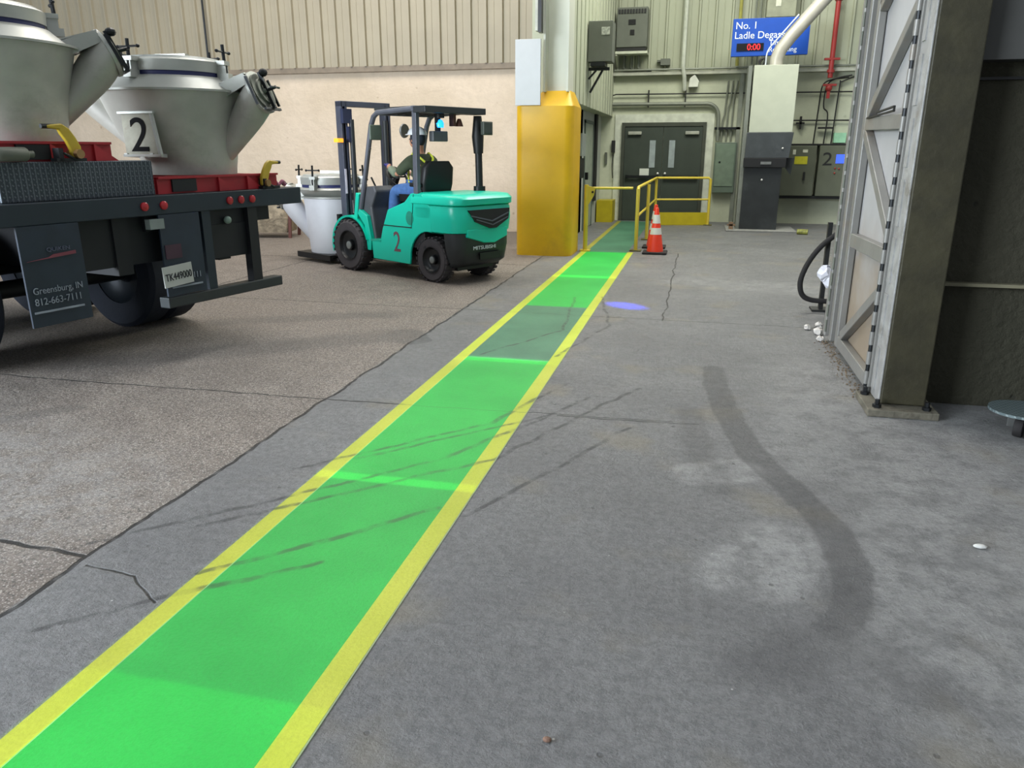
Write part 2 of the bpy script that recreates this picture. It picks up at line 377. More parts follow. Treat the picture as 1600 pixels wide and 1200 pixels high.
def siding(x0, x1, y, z0, z1, pitch=.305, d=.055, face=-1):
    b = B(); x = x1; prof = []
    while x > x0:
        prof += [(x, y), (x-.02, y-face*-d), (x-.06, y-face*-d), (x-.08, y)]
        x -= pitch
    prof2 = []
    x = x1
    while x > x0:
        prof2 += [(x, 0), (x-.015, d), (x-.05, d), (x-.065, 0), (x-.065-(pitch-.065)*.48, 0), (x-.065-(pitch-.065)*.5, .008), (x-.065-(pitch-.065)*.54, .008), (x-.065-(pitch-.065)*.56, 0)]
        x -= pitch
    prof2.append((x0, 0)); P = [(p, y-q) for p, q in prof2]
    for (a, b0), (c, d0) in zip(P[:-1], P[1:]):
        v = [b.b.verts.new(q) for q in ((a, b0, z0), (c, d0, z0), (c, d0, z1), (a, b0, z1))]; b.b.faces.new(v)
    return b.box(x0, x1, y+.002, y+.06, z0, z1)
struct(obj('wall_left_siding', siding(-16, -2.2, 14.93, 3.14, 6.5), M_side))
struct(obj('trim_2', B().box(-16, -2.2, 14.90, 15.0, 3.04, 3.14), M_flash))
wb_ = struct(obj('wall_back', B().box(-2.25, 9, 18.2, 18.5, 0, 3.2), M_blk))
struct(obj('wall_back_siding', siding(-2.0, 9, 18.13, 3.21, 6.9, .34), M_sideg))
struct(obj('trim_3', B().box(-2.0, 9, 18.02, 18.2, 3.14, 3.21), M_trim))
# side wall going back from the yellow column
ws = struct(obj('wall_side', B().box(-2.5, -2.25, 12.9, 18.2, 0, 2.4), mat('greyish_white_wall_paint', (176, 180, 170), .8, 0, .06, 2)))
up = B(); y = 12.25
while y < 18.1:
    up.box(-2.02, -1.985, y, y+.05, 2.3, 6.9); y += .42
up.box(-2.6, -2.0, 12.2, 18.2, 2.3, 6.9)
struct(obj('wall_side_upper', up, mat('sage_liner_panel', (168, 172, 150), .6, 0, .05, 1.5)))
door2 = struct(obj('door_2', B().box(-2.25, -2.22, 15.5, 15.56, 0, 2.12).box(-2.25, -2.22, 16.7, 16.76, 0, 2.12).box(-2.25, -2.22, 15.5, 16.76, 2.08, 2.14), mat('grey_green_frame', (88, 98, 90), .6)))
obj('door_leaf', B().box(-2.25, -2.235, 15.56, 16.7, .02, 2.08), mat('pale_green_door_leaf', (150, 158, 142), .6), door2, world=True)
obj('door_handle', B().box(-2.24, -2.17, 15.62, 15.70, 1.0, 1.14), mat('dark_steel', (48, 50, 52), .4, .8), door2, world=True)
struct(obj('trim_4', B().box(-2.25, -2.20, 16.95, 17.25, .5, 2.3), mat('black_rubber_seal', (24, 24, 24), .8)))

# door_1: the double door
M_door = mat('dark_green_door_paint', (54, 62, 54), .5, 0, .1, 3)
M_dframe = mat('dark_olive_frame', (62, 66, 56), .5)
d1 = B().box(-1.77, -1.70, 18.10, 18.2, 0, 2.08).box(.02, .09, 18.10, 18.2, 0, 2.08).box(-1.77, .09, 18.10, 18.2, 2.08, 2.16)
door = struct(obj('door_1', d1, M_dframe))
door['label'] = 'dark green double door with narrow windows at the end of the walkway'
for k, (a, b_) in enumerate(((-1.695, -.845), (-.835, .015))):
    lf = obj('door_leaf', B().box(a, b_, 18.12, 18.17, .01, 2.08), M_door, door, world=True)
    wx = -1.13 if k == 0 else -.70
    obj('door_window', B().box(wx, wx+.13, 18.108, 18.118, 1.19, 1.78), mat('pale_glass', (150, 160, 160), .15), lf, world=True)
    obj('push_bar', B().box(a+.05, b_-.05, 18.04, 18.06, .96, 1.02).box(a+.05, a+.1, 18.06, 18.12, .95, 1.03).box(b_-.1, b_-.05, 18.06, 18.12, .95, 1.03), mat('dark_steel', (48, 50, 52), .4, .8), lf, world=True)
    cx = -1.62 if k == 0 else -.36
    obj('door_closer', B().box(cx, cx+.30, 18.05, 18.12, 1.90, 1.97), mat('pale_closer', (158, 160, 148), .5), lf, world=True, bevel=.01)
    kx = -.92 if k == 0 else -.76
    obj('door_knob', B().sphere((kx, 18.07, 1.06), .032), mat('bright_chrome', (225, 225, 220), .2, .6), lf, world=True, smooth=True)
casing = B().box(-1.93, -1.77, 18.16, 18.2, 0, 2.34).box(.09, .25, 18.16, 18.2, 0, 2.34).box(-1.77, .09, 18.16, 18.2, 2.16, 2.34)
struct(obj('trim_1', casing, mat('pale_door_casing', (196, 200, 184), .7)))
tag(obj('paper_notice', B().box(-1.33, -1.12, 18.085, 18.09, .97, 1.17), mat('white_paper', (208, 212, 200), .8, 0, .03)), 'white paper notice stuck on the left leaf of the double door', 'notice')

# ================================================================= YELLOW COLUMN and neighbours
M_cy = mat('yellow_column_paint', (210, 164, 14), .45, 0, .07, 2.0, (150, 118, 40), .35)
def oct_plan(x0, x1, y0, y1, c):
    o = []
    for cx, cy, a0 in ((x1-c, y1-c, 0), (x0+c, y1-c, 90), (x0+c, y0+c, 180), (x1-c, y0+c, 270)):
        for k in range(6): a = R(a0+90*k/5); o.append((cx+c*math.cos(a), cy+c*math.sin(a)))
    return o
colt = thing('column_guard', 'tall yellow column guard with a sloped cap beside the walkway', 'column guard', (-2.28, 12.0, 0))
pl = oct_plan(-2.71, -1.84, 11.55, 12.42, .13)
obj('guard_shell', B().rings([[(x, y, 0) for x, y in pl], [(x, y, 2.18) for x, y in pl]]), M_cy, colt, world=True, smooth=True)
pt = oct_plan(-2.33, -1.93, 11.75, 12.2, .03)
obj('sloped_cap', B().rings([[(x, y, 2.181) for x, y in pl], [(x, y, 2.40) for x, y in pt]]), M_cy, colt, world=True, smooth=True)
M_cw = mat('pale_column_paint', (196, 198, 184), .6, 0, .05, 2)
ib = B().box(-2.31, -2.28, 11.62, 12.1, 2.38, 6.5).box(-1.97, -1.94, 11.62, 12.1, 2.38, 6.5).box(-2.28, -1.97, 11.84, 11.87, 2.38, 6.5)
tag(obj('steel_column', ib, M_cw), 'pale grey steel I-beam column rising out of the yellow guard', 'column')
tag(obj('wall_board', B().box(-2.70, -2.325, 11.50, 11.54, 2.19, 3.08), mat('clean_white_panel', (192, 195, 196), .6, 0, .02), bevel=.004), 'blank white board fixed left of the steel column above the yellow guard', 'panel')
dv = thing('wall_display', 'dark framed display mounted high on the steel column, cut by the photo top', 'display', (-2.4, 11.5, 3.18))
obj('housing', B().box(-2.40, -2.36, 11.45, 11.6, 3.18, 4.0), mat('pale_housing', (180, 182, 170), .5), dv, world=True)
obj('screen', B().box(-2.36, -2.31, 11.44, 11.6, 3.16, 4.0), mat('black_screen', (16, 16, 18), .3), dv, world=True)

# ================================================================= BACK WALL EQUIPMENT
M_eg = mat('grey_enclosure', (96, 100, 90), .55, .2, .08, 3)
M_egg = mat('grey_green_enclosure', (92, 106, 92), .55, .1, .08, 3)
M_pipe = mat('galvanised_conduit', (122, 126, 114), .5, .3, .1)
M_dk = mat('dark_steel', (48, 50, 52), .4, .8)
M_bk = mat('black_cable', (22, 23, 22), .6)
M_wp = mat('white_pipe', (190, 194, 180), .5)
ba = thing('electrical_cabinet', 'grey transformer box on a black bracket on the side wall, torn sticker upper right', 'electrical box', (-1.85, 14.0, 2.98))
obj('housing', B().box(-1.98, -1.57, 13.85, 14.25, 3.0, 3.64), M_eg, ba, world=True, bevel=.01)
obj('sticker', B().box(-1.76, -1.62, 13.842, 13.85, 3.42, 3.54), mat('worn_white_label', (168, 172, 160), .8, 0, .3, 30), ba, world=True)
obj('bracket', B().bar((-1.98, 14.0, 2.9), (-1.62, 14.0, 2.9), .05, .05).bar((-1.95, 14.0, 2.52), (-1.74, 14.0, 2.88), .035, .035).bar((-1.98, 14.0, 2.74), (-1.85, 14.0, 2.88), .03, .03).box(-1.93, -1.68, 13.8, 14.2, 2.93, 2.99), M_dk, ba, world=True)
bb = thing('electrical_cabinet', 'grey ventilated drive box with a slotted top on the sage siding', 'electrical box', (-1.6, 18.0, 3.72))
obj('housing', B().box(-1.93, -1.28, 17.72, 18.1, 3.68, 4.46), M_eg, bb, world=True, bevel=.01)
vb = B()
for i in range(10): vb.box(-1.90+i*.06, -1.86+i*.06, 17.70, 17.72, 4.34, 4.42)
obj('vent_slots', vb, M_bk, bb, world=True)
for e_ in ((-1.68, -1.53, 17.705, 17.72, 4.12, 4.22), (-1.64, -1.55, 17.705, 17.72, 3.92, 4.02)): obj('emblem', B().box(*e_), mat('black_screen', (16, 16, 18), .3), bb, world=True)
obj('base_plate', B().box(-1.92, -1.30, 17.74, 18.08, 3.60, 3.68), M_bk, bb, world=True)
obj('shelf', B().prism([(17.72, 3.58), (18.1, 3.58), (18.1, 3.30), (17.72, 3.52)], -1.94, -1.90, 'yz').box(-1.94, -1.26, 17.7, 18.1, 3.55, 3.60), mat('pale_shelf_bracket', (190, 194, 174), .6), bb, world=True)
def pipe(name, pts, r, m, label, cat='pipe', grp=None, n=8):
    o = obj(name, B().tube(pts, r, n), m, smooth=True); return tag(o, label, cat, grp)
for k, (x, lb) in enumerate(((-1.78, 'left'), (-1.62, 'middle'), (-1.47, 'right'))):
    pipe('conduit_drop', [(x, 18.06, 3.56), (x, 18.06, 3.30), (x+.06, 18.06, 3.25), (x+.3, 18.06, 3.24)], .028, M_pipe, 'short curved conduit under the slotted drive box, %s of three' % lb, 'conduit')
pipe('conduit', [(-1.98, 18.0, 3.245), (9, 18.0, 3.245)], .022, M_pipe, 'long horizontal conduit along the bottom of the sage siding', 'conduit')
pipe('black_pipe', [(-2.0, 18.12, 2.74), (-1.93, 18.12, 2.76), (1.0, 18.12, 2.745), (4, 18.12, 2.74)], .014, M_bk, 'thin black pipe running level above the large bent conduit', 'pipe')
for x, lb in ((-1.21, 'left'), (-.41, 'right')):
    tag(obj('pipe_hanger', B().box(x-.012, x+.012, 18.08, 18.2, 2.48, 2.84), M_bk), 'black hanger strap over the double door, %s of the pair' % lb, 'hanger')
pp = [(-2.03, 18.1, 2.55), (0.05, 18.1, 2.54)]+[(x, 18.1, z) for x, _, z in arc_pts((.06, 2.28), .26, 85, 5, 7)]+[(.33, 18.1, 2.0), (.34, 18.1, 1.76)]
pipe('large_conduit', pp, .042, M_pipe, 'thick grey conduit bending down right of the double door into the cabinet', 'conduit', n=12)
for i, x in enumerate((.42, .52, .62)):
    pipe('conduit_riser', [(x, 18.12, 1.74), (x, 18.12, 2.2+.25*i), (x+.03, 18.12, 2.3+.25*i), (x+.06, 18.12, 3.0)], .018, M_pipe, 'thin vertical conduit rising from the grey green cabinet, %s of three' % ('left', 'middle', 'right')[i], 'conduit')
tag(obj('conduit_strut', B().box(.26, .80, 18.06, 18.16, 2.0, 2.05), M_dk), 'dark strut clamping the conduits above the grey green cabinet', 'strut')
sb = thing('switch_cabinet', 'flat grey green electrical cabinet right of the double door', 'cabinet', (.55, 18.15, .66))
obj('housing', B().box(.30, .76, 18.0, 18.2, .66, 1.73), M_egg, sb, world=True, bevel=.008)
obj('door_panel', B().box(.33, .73, 17.985, 18.0, .80, 1.70), mat('lighter_green_panel', (108, 124, 106), .5), sb, world=True, bevel=.004)
obj('latch', B().sphere((.42, 17.98, 1.32), .02), M_dk, sb, world=True)
tag(obj('vertical_strut', B().box(.72, .80, 18.06, 18.16, .02, 3.2), mat('galvanised_conduit', (122, 126, 114), .5, .3, .1)), 'tall grey vertical strut between the flat cabinet and the black control pedestal', 'strut')
pipe('gas_pipe', [(.60, 17.95, 6.5), (.62, 17.95, 3.28)], .035, mat('mustard_pipe', (150, 146, 70), .5), 'mustard yellow vertical pipe left of the blue sign', 'pipe')
pipe('drain_pipe', [(-.50, 17.98, 6.8), (-.50, 17.98, 3.3), (-.46, 18.02, 3.1), (-.44, 18.1, 2.82)], .045, M_wp, 'white vertical pipe running down the siding above the double door', 'pipe')
tag(obj('emergency_lamp', B().prism([(-.36, 2.88), (-.16, 2.88), (-.14, 3.0), (-.24, 3.14), (-.34, 3.06)], 18.04, 18.18), mat('white_lamp_housing', (206, 208, 196), .5), bevel=.01), 'small white lamp housing beside the foot of the white pipe', 'lamp')
tag(obj('strobe_horn', B().box(-.98, -.78, 17.95, 18.12, 3.33, 3.46).box(-1.06, -.98, 18.0, 18.12, 3.40, 3.44), M_eg), 'small grey horn box standing on the siding ledge', 'horn')
tag(obj('wall_telephone', B().box(-1.99, -1.91, 18.1, 18.2, 1.52, 1.78).tube(bez([(-1.95, 18.12, 1.52), (-1.96, 18.12, 1.2), (-1.94, 18.12, .95)]), .012, 6), M_bk), 'black wall handset with a hanging cord left of the double door', 'telephone')
tag(obj('light_switch', B().box(-2.14, -2.09, 18.14, 18.2, 1.26, 1.52), M_eg), 'narrow grey switch plate left of the black handset', 'switch')
tag(obj('kick_guard', B().box(-2.22, -1.86, 17.55, 18.15, 0, .48), mat('yellow_guard_paint', (176, 160, 20), .5, 0, .06)), 'low yellow steel guard box on the floor left of the double door', 'guard')
tag(obj('black_wall_box', B().box(-2.25, -2.15, 14.35, 14.95, 1.06, 1.42), mat('dark_steel', (48, 50, 52), .4, .8)), 'black box on the side wall just past the yellow column guard', 'box')
tag(obj('fuse_box', B().box(-2.25, -2.12, 14.4, 14.9, 1.46, 1.86), mat('light_grey_box', (140, 146, 140), .5)), 'light grey box on the side wall above the black box', 'box')

# blue sign
sg = thing('timer_sign', 'blue hanging sign with white lettering and a red digit timer', 'sign', (1.2, 17.5, 3.3))
M_blue = mat('blue_sign_face', (16, 72, 170), .4, 0, .05)
SX0, SX1, SZ0, SZ1, SY = .46, 1.93, 3.38, 4.08, 17.2
obj('board', B().prism([(SX0, SZ0), (SX1, SZ0+.01), (SX1, SZ1), (SX0, SZ1)], SY, SY+.12), M_blue, sg, world=True, bevel=.006)
for sx_ in (SX0+.2, SX1-.2): obj('wall_arm', B().box(sx_-.02, sx_+.02, SY+.12, 18.12, SZ1-.2, SZ1-.16), M_pipe, sg, world=True)
M_wt = mat('white_lettering', (225, 232, 238), .5, 0, 0)
RT, UP = (1, 0, 0), (0, 0, 1)
text('lettering', 'No. 1', .185, M_wt, sg, face_M((SX0+.05, SY-.003, SZ1-.19), RT, UP), world=True)
text('lettering', 'Ladle Degasser', .185, M_wt, sg, face_M((SX0+.04, SY-.003, SZ1-.37), RT, UP), world=True)
text('lettering', 'Time', .13, M_wt, sg, face_M((SX0+.72, SY-.003, SZ0+.20), RT, UP), world=True)
text('lettering', 'Remaining', .13, M_wt, sg, face_M((SX0+.72, SY-.003, SZ0+.07), RT, UP), world=True)
ds = obj('digit_screen', B().box(SX0+.10, SX0+.62, SY-.02, SY, SZ0+.10, SZ0+.24), mat('black_screen', (16, 16, 18), .3), sg, world=True)
text('digits', '0:00', .16, mat('red_led_digits', (255, 30, 40), .5, 0, 0, emit=1.6), ds, face_M((SX0+.30, SY-.024, SZ0+.115), RT, UP), world=True, sx=.95)
tb = thing('junction_box', 'grey box above the blue sign, cut by the photo top', 'junction box', (1.4, 17.9, 4.2))
obj('housing', B().box(1.11, 1.68, 17.7, 18.07, 4.16, 5.0), mat('olive_grey_box', (138, 140, 118), .5), tb, world=True, bevel=.01)
obj('label_plate', B().box(1.28, 1.38, 17.69, 17.7, 4.36, 4.60), mat('pale_label', (205, 206, 185), .6), tb, world=True)
for x, lb in ((.92, 'left'), (1.02, 'right')):
    pipe('thin_conduit', [(x, 18.0, 6.5), (x, 18.0, 3.3)], .02, M_pipe, 'thin vertical conduit behind the blue sign, %s of two' % lb, 'conduit')

# black pedestal with pale top
pd = thing('control_pedestal', 'tall pedestal with black lower cabinets and a pale grey upper casing', 'control pedestal', (1.24, 16.55, 0))
M_bc = mat('black_cabinet_paint', (40, 43, 44), .35, 0, .15, 4, (70, 74, 76), .4)
M_bc2 = mat('charcoal_panel', (58, 62, 64), .4, 0, .15, 4, (88, 92, 94), .4)
obj('lower_cabinet', B().box(.86, 1.58, 16.3, 16.9, 0, 1.24), M_bc, pd, world=True, bevel=.008)
sh_ = obj('shelf', B().box(.84, 1.64, 16.22, 16.5, 1.24, 1.42), mat('matt_black', (14, 14, 15), .5), pd, world=True, bevel=.006)
obj('key_tray', B().box(1.16, 1.36, 16.19, 16.22, 1.30, 1.35), mat('dull_steel', (130, 132, 130), .4, .6), sh_, world=True)
obj('middle_cabinet', B().prism([(.85, 1.42), (1.68, 1.42), (1.73, 1.90), (.86, 1.90)], 16.24, 16.85), M_bc2, pd, world=True, bevel=.008)
obj('side_bracket', B().prism([(1.64, 1.42), (1.80, 1.42), (1.76, 1.10), (1.66, 1.22)], 16.4, 16.46), M_bc, pd, world=True)
obj('upper_casing', B().box(.89, 1.70, 16.26, 16.85, 1.90, 3.12), mat('pale_grey_casing', (172, 176, 158), .5, 0, .03), pd, world=True, bevel=.006)
obj('lock', B().sphere((1.55, 16.235, 1.60), .022).sphere((1.22, 16.295, 1.0), .022), mat('bright_chrome', (225, 225, 220), .2, .6), pd, world=True)
obj('side_rail', B().box(.79, .86, 16.34, 16.9, 0, 3.12), mat('grey_side_rail', (112, 116, 108), .5), pd, world=True)
obj('base_slab', B().box(.60, 1.95, 16.05, 17.1, 0, .03), mat('pale_floor_pad', (132, 132, 128), .9), pd, world=True, bevel=.01)
dp = thing('duct_pipe', 'fat pale duct rising from the pedestal top and slanting up right', 'duct', (1.35, 16.5, 3.12))
obj('duct', B().tube([(1.30, 16.5, 3.12), (1.30, 16.5, 3.25), (1.36, 16.5, 3.42), (1.52, 16.5, 3.64), (2.9, 16.5, 5.25)], .125, 18), mat('pale_duct', (176, 172, 160), .4, .2, .06), dp, world=True, smooth=True)
obj('collar', B().lathe([(.115, 0), (.115, .09)], (1.30, 16.5, 3.12)), mat('pale_collar', (200, 204, 186), .5), dp, world=True, smooth=True)
pipe('flexible_conduit', bez([(1.10, 16.45, 3.12), (1.12, 16.4, 3.38), (1.30, 16.4, 3.62), (1.62, 16.4, 4.0)]), .014, mat('pale_cable', (200, 206, 214), .5), 'thin pale cable running beside the fat duct over the blue sign', 'cable')
tag(obj('cable_bundle', B().tube(bez([(1.02, 16.5, 3.12), (.98, 16.5, 3.22), (1.08, 16.5, 3.26), (1.12, 16.5, 3.14)]), .02, 6).tube(bez([(1.06, 16.6, 3.12), (1.1, 16.6, 3.3), (1.0, 16.6, 3.2)]), .016, 6), M_bk), 'black looped cables on top of the pedestal left of the duct', 'cables')

# control panels at the right of the back wall
def panel_box(x0, x1, z0, z1, label):
    p = thing('control_cabinet', label, 'control cabinet', ((x0+x1)/2, 18.1, z0))
    obj('housing', B().box(x0, x1, 17.85, 18.197, z0, z1), M_eg2, p, world=True, bevel=.01); return p
M_eg2 = mat('olive_grey_enclosure', (94, 98, 82), .5, .1, .08, 3)
p1 = panel_box(1.70, 2.40, .62, 1.66, 'olive grey control panel with yellow warning label beside the pedestal')
obj('warning_label', B().box(1.97, 2.23, 17.84, 17.85, 1.28, 1.44), mat('yellow_label', (196, 190, 40), .6), p1, world=True)
obj('gauge_plate', B().box(1.92, 1.98, 17.84, 17.85, 1.48, 1.58).box(2.12, 2.22, 17.84, 17.85, 1.52, 1.58), mat('pale_label', (205, 206, 185), .6), p1, world=True)
obj('handle', B().box(2.17, 2.21, 17.80, 17.85, .95, 1.12), M_bk, p1, world=True)
p2 = panel_box(2.46, 3.25, .62, 1.66, 'olive grey control panel stencilled with a large 2 and a blue screen')
text('stencil_number', '2', .38, M_bk, p2, face_M((2.52, 17.845, 1.26), RT, UP), world=True, sx=1.15)
obj('screen', B().box(2.80, 2.98, 17.84, 17.85, 1.30, 1.48), mat('blue_screen_glow', (60, 90, 230), .3, 0, 0, emit=1.2), p2, world=True)
obj('button', B().sphere((2.80, 17.84, 1.20), .02).sphere((2.88, 17.84, 1.19), .02).sphere((2.80, 17.84, 1.10), .02), mat('red_button', (150, 60, 50), .4), p2, world=True)
tag(obj('support_rail', B().box(1.66, 3.6, 17.9, 18.2, .56, .62), M_bk), 'black support rail beneath the olive grey control panels', 'rail')
tag(obj('cabinet_rail', B().box(1.66, 3.6, 18.0, 18.2, 1.67, 1.70), M_bk), 'black rail along the top of the olive grey control panels', 'rail')
for i, (pts, lb) in enumerate([
    ([(2.90, 18.1, 3.02), (2.58, 18.1, 2.98), (2.40, 18.1, 2.86), (2.37, 18.1, 2.4), (2.34, 18.1, 1.7)], 'leftmost'),
    ([(2.95, 18.05, 3.06), (2.66, 18.05, 3.0), (2.48, 18.05, 2.86), (2.46, 18.05, 2.45), (2.56, 18.05, 2.28), (2.54, 18.05, 1.68)], 'second from left'),
    ([(3.2, 18.1, 3.1), (2.78, 18.1, 2.94), (2.74, 18.1, 2.86), (2.70, 18.1, 1.7)], 'rightmost')]):
    pipe('black_cable', bez(pts, 6), .014, M_bk, 'black cable dropping to the control panels, %s of three' % lb, 'cable')
pipe('sprinkler_branch', [(1.72, 18.12, 2.18), (4, 18.12, 2.17)], .015, M_bk, 'thin dark pipe crossing the wall above the control panels', 'pipe')
tag(obj('valve', B().box(2.02, 2.06, 18.08, 18.16, 2.0, 2.26).box(1.95, 2.12, 18.08, 18.14, 2.10, 2.14), M_bk), 'small black valve on the thin dark pipe', 'valve')
tag(obj('cable_clamp', B().box(2.40, 2.70, 18.04, 18.12, 2.0, 2.04), M_bk), 'short black clamp bar across the panel cables', 'clamp')
tag(obj('relay_box', B().box(2.74, 2.98, 18.05, 18.2, 1.72, 1.92), mat('mint_box', (150, 200, 165), .5)), 'pale mint box above the blue screen panel', 'box')
rp = thing('fire_pipe', 'red vertical fire pipe ending in a valve right of the blue sign', 'fire pipe', (2.5, 17.9, 2.7))
M_red = mat('dark_red_paint', (150, 44, 40), .5, 0, .1)
obj('pipe', B().tube([(2.50, 17.9, 6.6), (2.50, 17.9, 3.0)], .05, 12), M_red, rp, world=True, smooth=True)
obj('coupling', B().lathe([(.075, 0), (.075, .06)], (2.50, 17.9, 4.45)).lathe([(.075, 0), (.075, .06)], (2.50, 17.9, 3.1)).box(2.35, 2.65, 17.85, 17.95, 3.34, 3.38), M_red, rp, world=True, smooth=True)
obj('valve', B().box(2.38, 2.64, 17.85, 17.95, 2.84, 2.88).sphere((2.50, 17.9, 2.8), .07).box(2.47, 2.53, 17.87, 17.93, 2.6, 2.76), M_red, rp, world=True)

# kick plate + small items by the pedestal
tag(obj('parking_stop', B().tube([(1.93, 15.8, .05), (2.12, 15.75, .05)], .05, 8), mat('yellow_black_stop', (128, 130, 60), .6, 0, .5, 20)), 'small dark and yellow stub on the floor right of the pedestal', 'stub')
tag(obj('floor_bracket', B().box(.66, .74, 16.2, 16.3, .03, .17).box(.62, .78, 16.2, 16.26, .10, .13), mat('rusty_bracket', (120, 96, 74), .8)), 'small rusty bracket on the floor left of the pedestal', 'bracket')

# ================================================================= RAILINGS, GATE, CONE
M_ry = mat('yellow_rail_paint', (206, 184, 66), .4, 0, .06, 4)
rl = thing('guard_railing', 'yellow pipe railing with mid rail and kick plate beside the double door', 'railing', (-.9, 12.5, 0))
zt, zm = 1.0, .55
obj('top_rail', B().tube([(-.92, 12.47, zt-.06), (-.92, 12.52, zt), (-.88, 17.02, zt), (-.84, 17.06, zt), (.21, 17.3, zt), (.25, 17.3, zt-.05)], .026, 10), M_ry, rl, world=True, smooth=True)
obj('mid_rail', B().tube([(-.92, 12.5, zm), (-.88, 17.04, zm), (.25, 17.3, zm)], .02, 8), M_ry, rl, world=True, smooth=True)
for x, y in ((-.92, 12.47), (-.86, 14.15), (-.88, 17.04), (.25, 17.3)):
    po = obj('post', B().tube([(x, y, 0), (x, y, zt-.02)], .03, 10), M_ry, rl, world=True, smooth=True)
    obj('foot_plate', B().box(x-.09, x+.09, y-.09, y+.09, 0, .02), mat('olive_foot', (92, 88, 50), .6), po, world=True)
obj('kick_plate', B().bar((-.86, 17.07, .14), (.27, 17.32, .14), .012, .27), mat('yellow_guard_paint', (176, 160, 20), .5, 0, .06), rl, world=True)
sw = thing('swing_gate', 'yellow post with a level swing arm across the walkway', 'swing gate', (-1.72, 12.3, 0))
obj('post', B().tube([(-1.72, 12.3, 0), (-1.72, 12.3, 1.04)], .036, 12), M_ry, sw, world=True, smooth=True)
obj('hinge_bracket', B().prism([(-1.70, 1.02), (-1.58, 1.0), (-1.60, .88), (-1.68, .74), (-1.70, .74)], 12.28, 12.32), M_ry, sw, world=True)
obj('hinge_bolt', B().lathe([(.018, 0), (.018, .03)], (-1.62, 12.26, .93), (0, 1, 0), 10), M_bk, sw, world=True)
obj('swing_arm', B().tube([(-1.62, 12.3, .99), (-1.0, 12.42, .99)], .02, 10), M_ry, sw, world=True, smooth=True)
obj('foot_plate', B().box(-1.80, -1.64, 12.22, 12.38, 0, .02), M_ry, sw, world=True)
def cone(loc, label, h=.70, open_=True):
    c = thing('traffic_cone', label, 'traffic cone', loc, 0)
    M_or = mat('orange_plastic', (238, 62, 30), .45, 0, .04); M_rf = mat('reflective_white', (212, 210, 200), .4, 0, .04)
    rr = lambda z: .135-.108*(z/h)
    obj('cone_body', B().lathe([(rr(.03), .03), (rr(h*.5), h*.5), (rr(h), h), (.02, h+.005)], n=28), M_or, c, smooth=True)
    for a, b_ in ((.30, .40), (.47, .60)):
        obj('reflective_band', B().lathe([(rr(a)+.003, a), (rr(b_)+.003, b_)], n=28), M_rf, c, smooth=True)
    obj('base', B().box(-.19, .19, -.19, .19, 0, .035), mat('black_rubber', (26, 24, 24), .8), c, bevel=.012)
    return c
cone((-.60, 12.25, 0), 'orange traffic cone with two white bands beside the yellow railing')
cone((-.655, 13.0, 0), 'second orange traffic cone standing half hidden behind the front one')

# ================================================================= RIGHT SIDE: column, truss gate, dark wall
M_dc = mat('grimy_shaded_olive_steel', (54, 51, 35), .55, .1, .25, 5, (44, 42, 32), .55, .25)  # grime, plus the shade on the camera-side faces put into a darker colour
M_ls = mat('scuffed_lit_silver_paint', (150, 150, 148), .5, .2, .15, 8, (96, 88, 70), .6, .3)  # scuffed paint, lightened to carry the strongly lit column edge
rc = thing('steel_column', 'large grimy steel column bolted to the floor at the right', 'column', (1.32, 5.0, 0))
obj('front_flange', B().box(1.19, 1.445, 4.86, 4.90, .05, 6), M_dc, rc, world=True, bevel=.008)
obj('web', B().box(1.30, 1.33, 4.90, 5.10, .05, 6), M_dc, rc, world=True)
obj('rear_flange', B().box(1.19, 1.445, 5.10, 5.14, .05, 6), M_dc, rc, world=True)
obj('side_plate', B().box(1.178, 1.19, 4.87, 5.09, .05, 6), M_ls, rc, world=True, bevel=.004)
bpz = obj('base_plate', B().box(1.10, 1.50, 4.74, 5.14, 0, .045), mat('rusty_base_plate', (96, 92, 80), .7, .1, .25, 12, (56, 48, 38), .6, .4), rc, world=True, bevel=.006)
for x, y in ((1.16, 4.80), (1.44, 4.80), (1.46, 5.0), (1.14, 5.06)):
    obj('anchor_bolt', B().lathe([(.026, .045), (.026, .065), (.014, .066), (.014, .095)], (x, y, 0), n=6), M_dk, bpz, world=True)
# dark wall
wr = wall_mat('grimy_dark_steel_wall', (46, 45, 32), (56, 54, 41), (22, 22, 18), 2.5, .5, .8)
wR = struct(obj('wall_right', B().box(1.50, 5.5, 5.12, 5.4, 0, 6), wr))
obj('ledge', B().box(1.45, 5.5, 5.06, 5.12, .765, .785), mat('dusty_ledge', (110, 106, 86), .7), wR, world=True)
obj('beam', B().box(1.45, 5.5, 4.98, 5.12, 2.03, 6), mat('charcoal_beam', (66, 66, 64), .6, .1, .1, 3, (40, 40, 40), .4), wR, world=True)
obj('panel_edge', B().box(1.45, 5.5, 5.09, 5.12, 1.935, 1.95), mat('matt_black', (14, 14, 15), .5), wR, world=True)

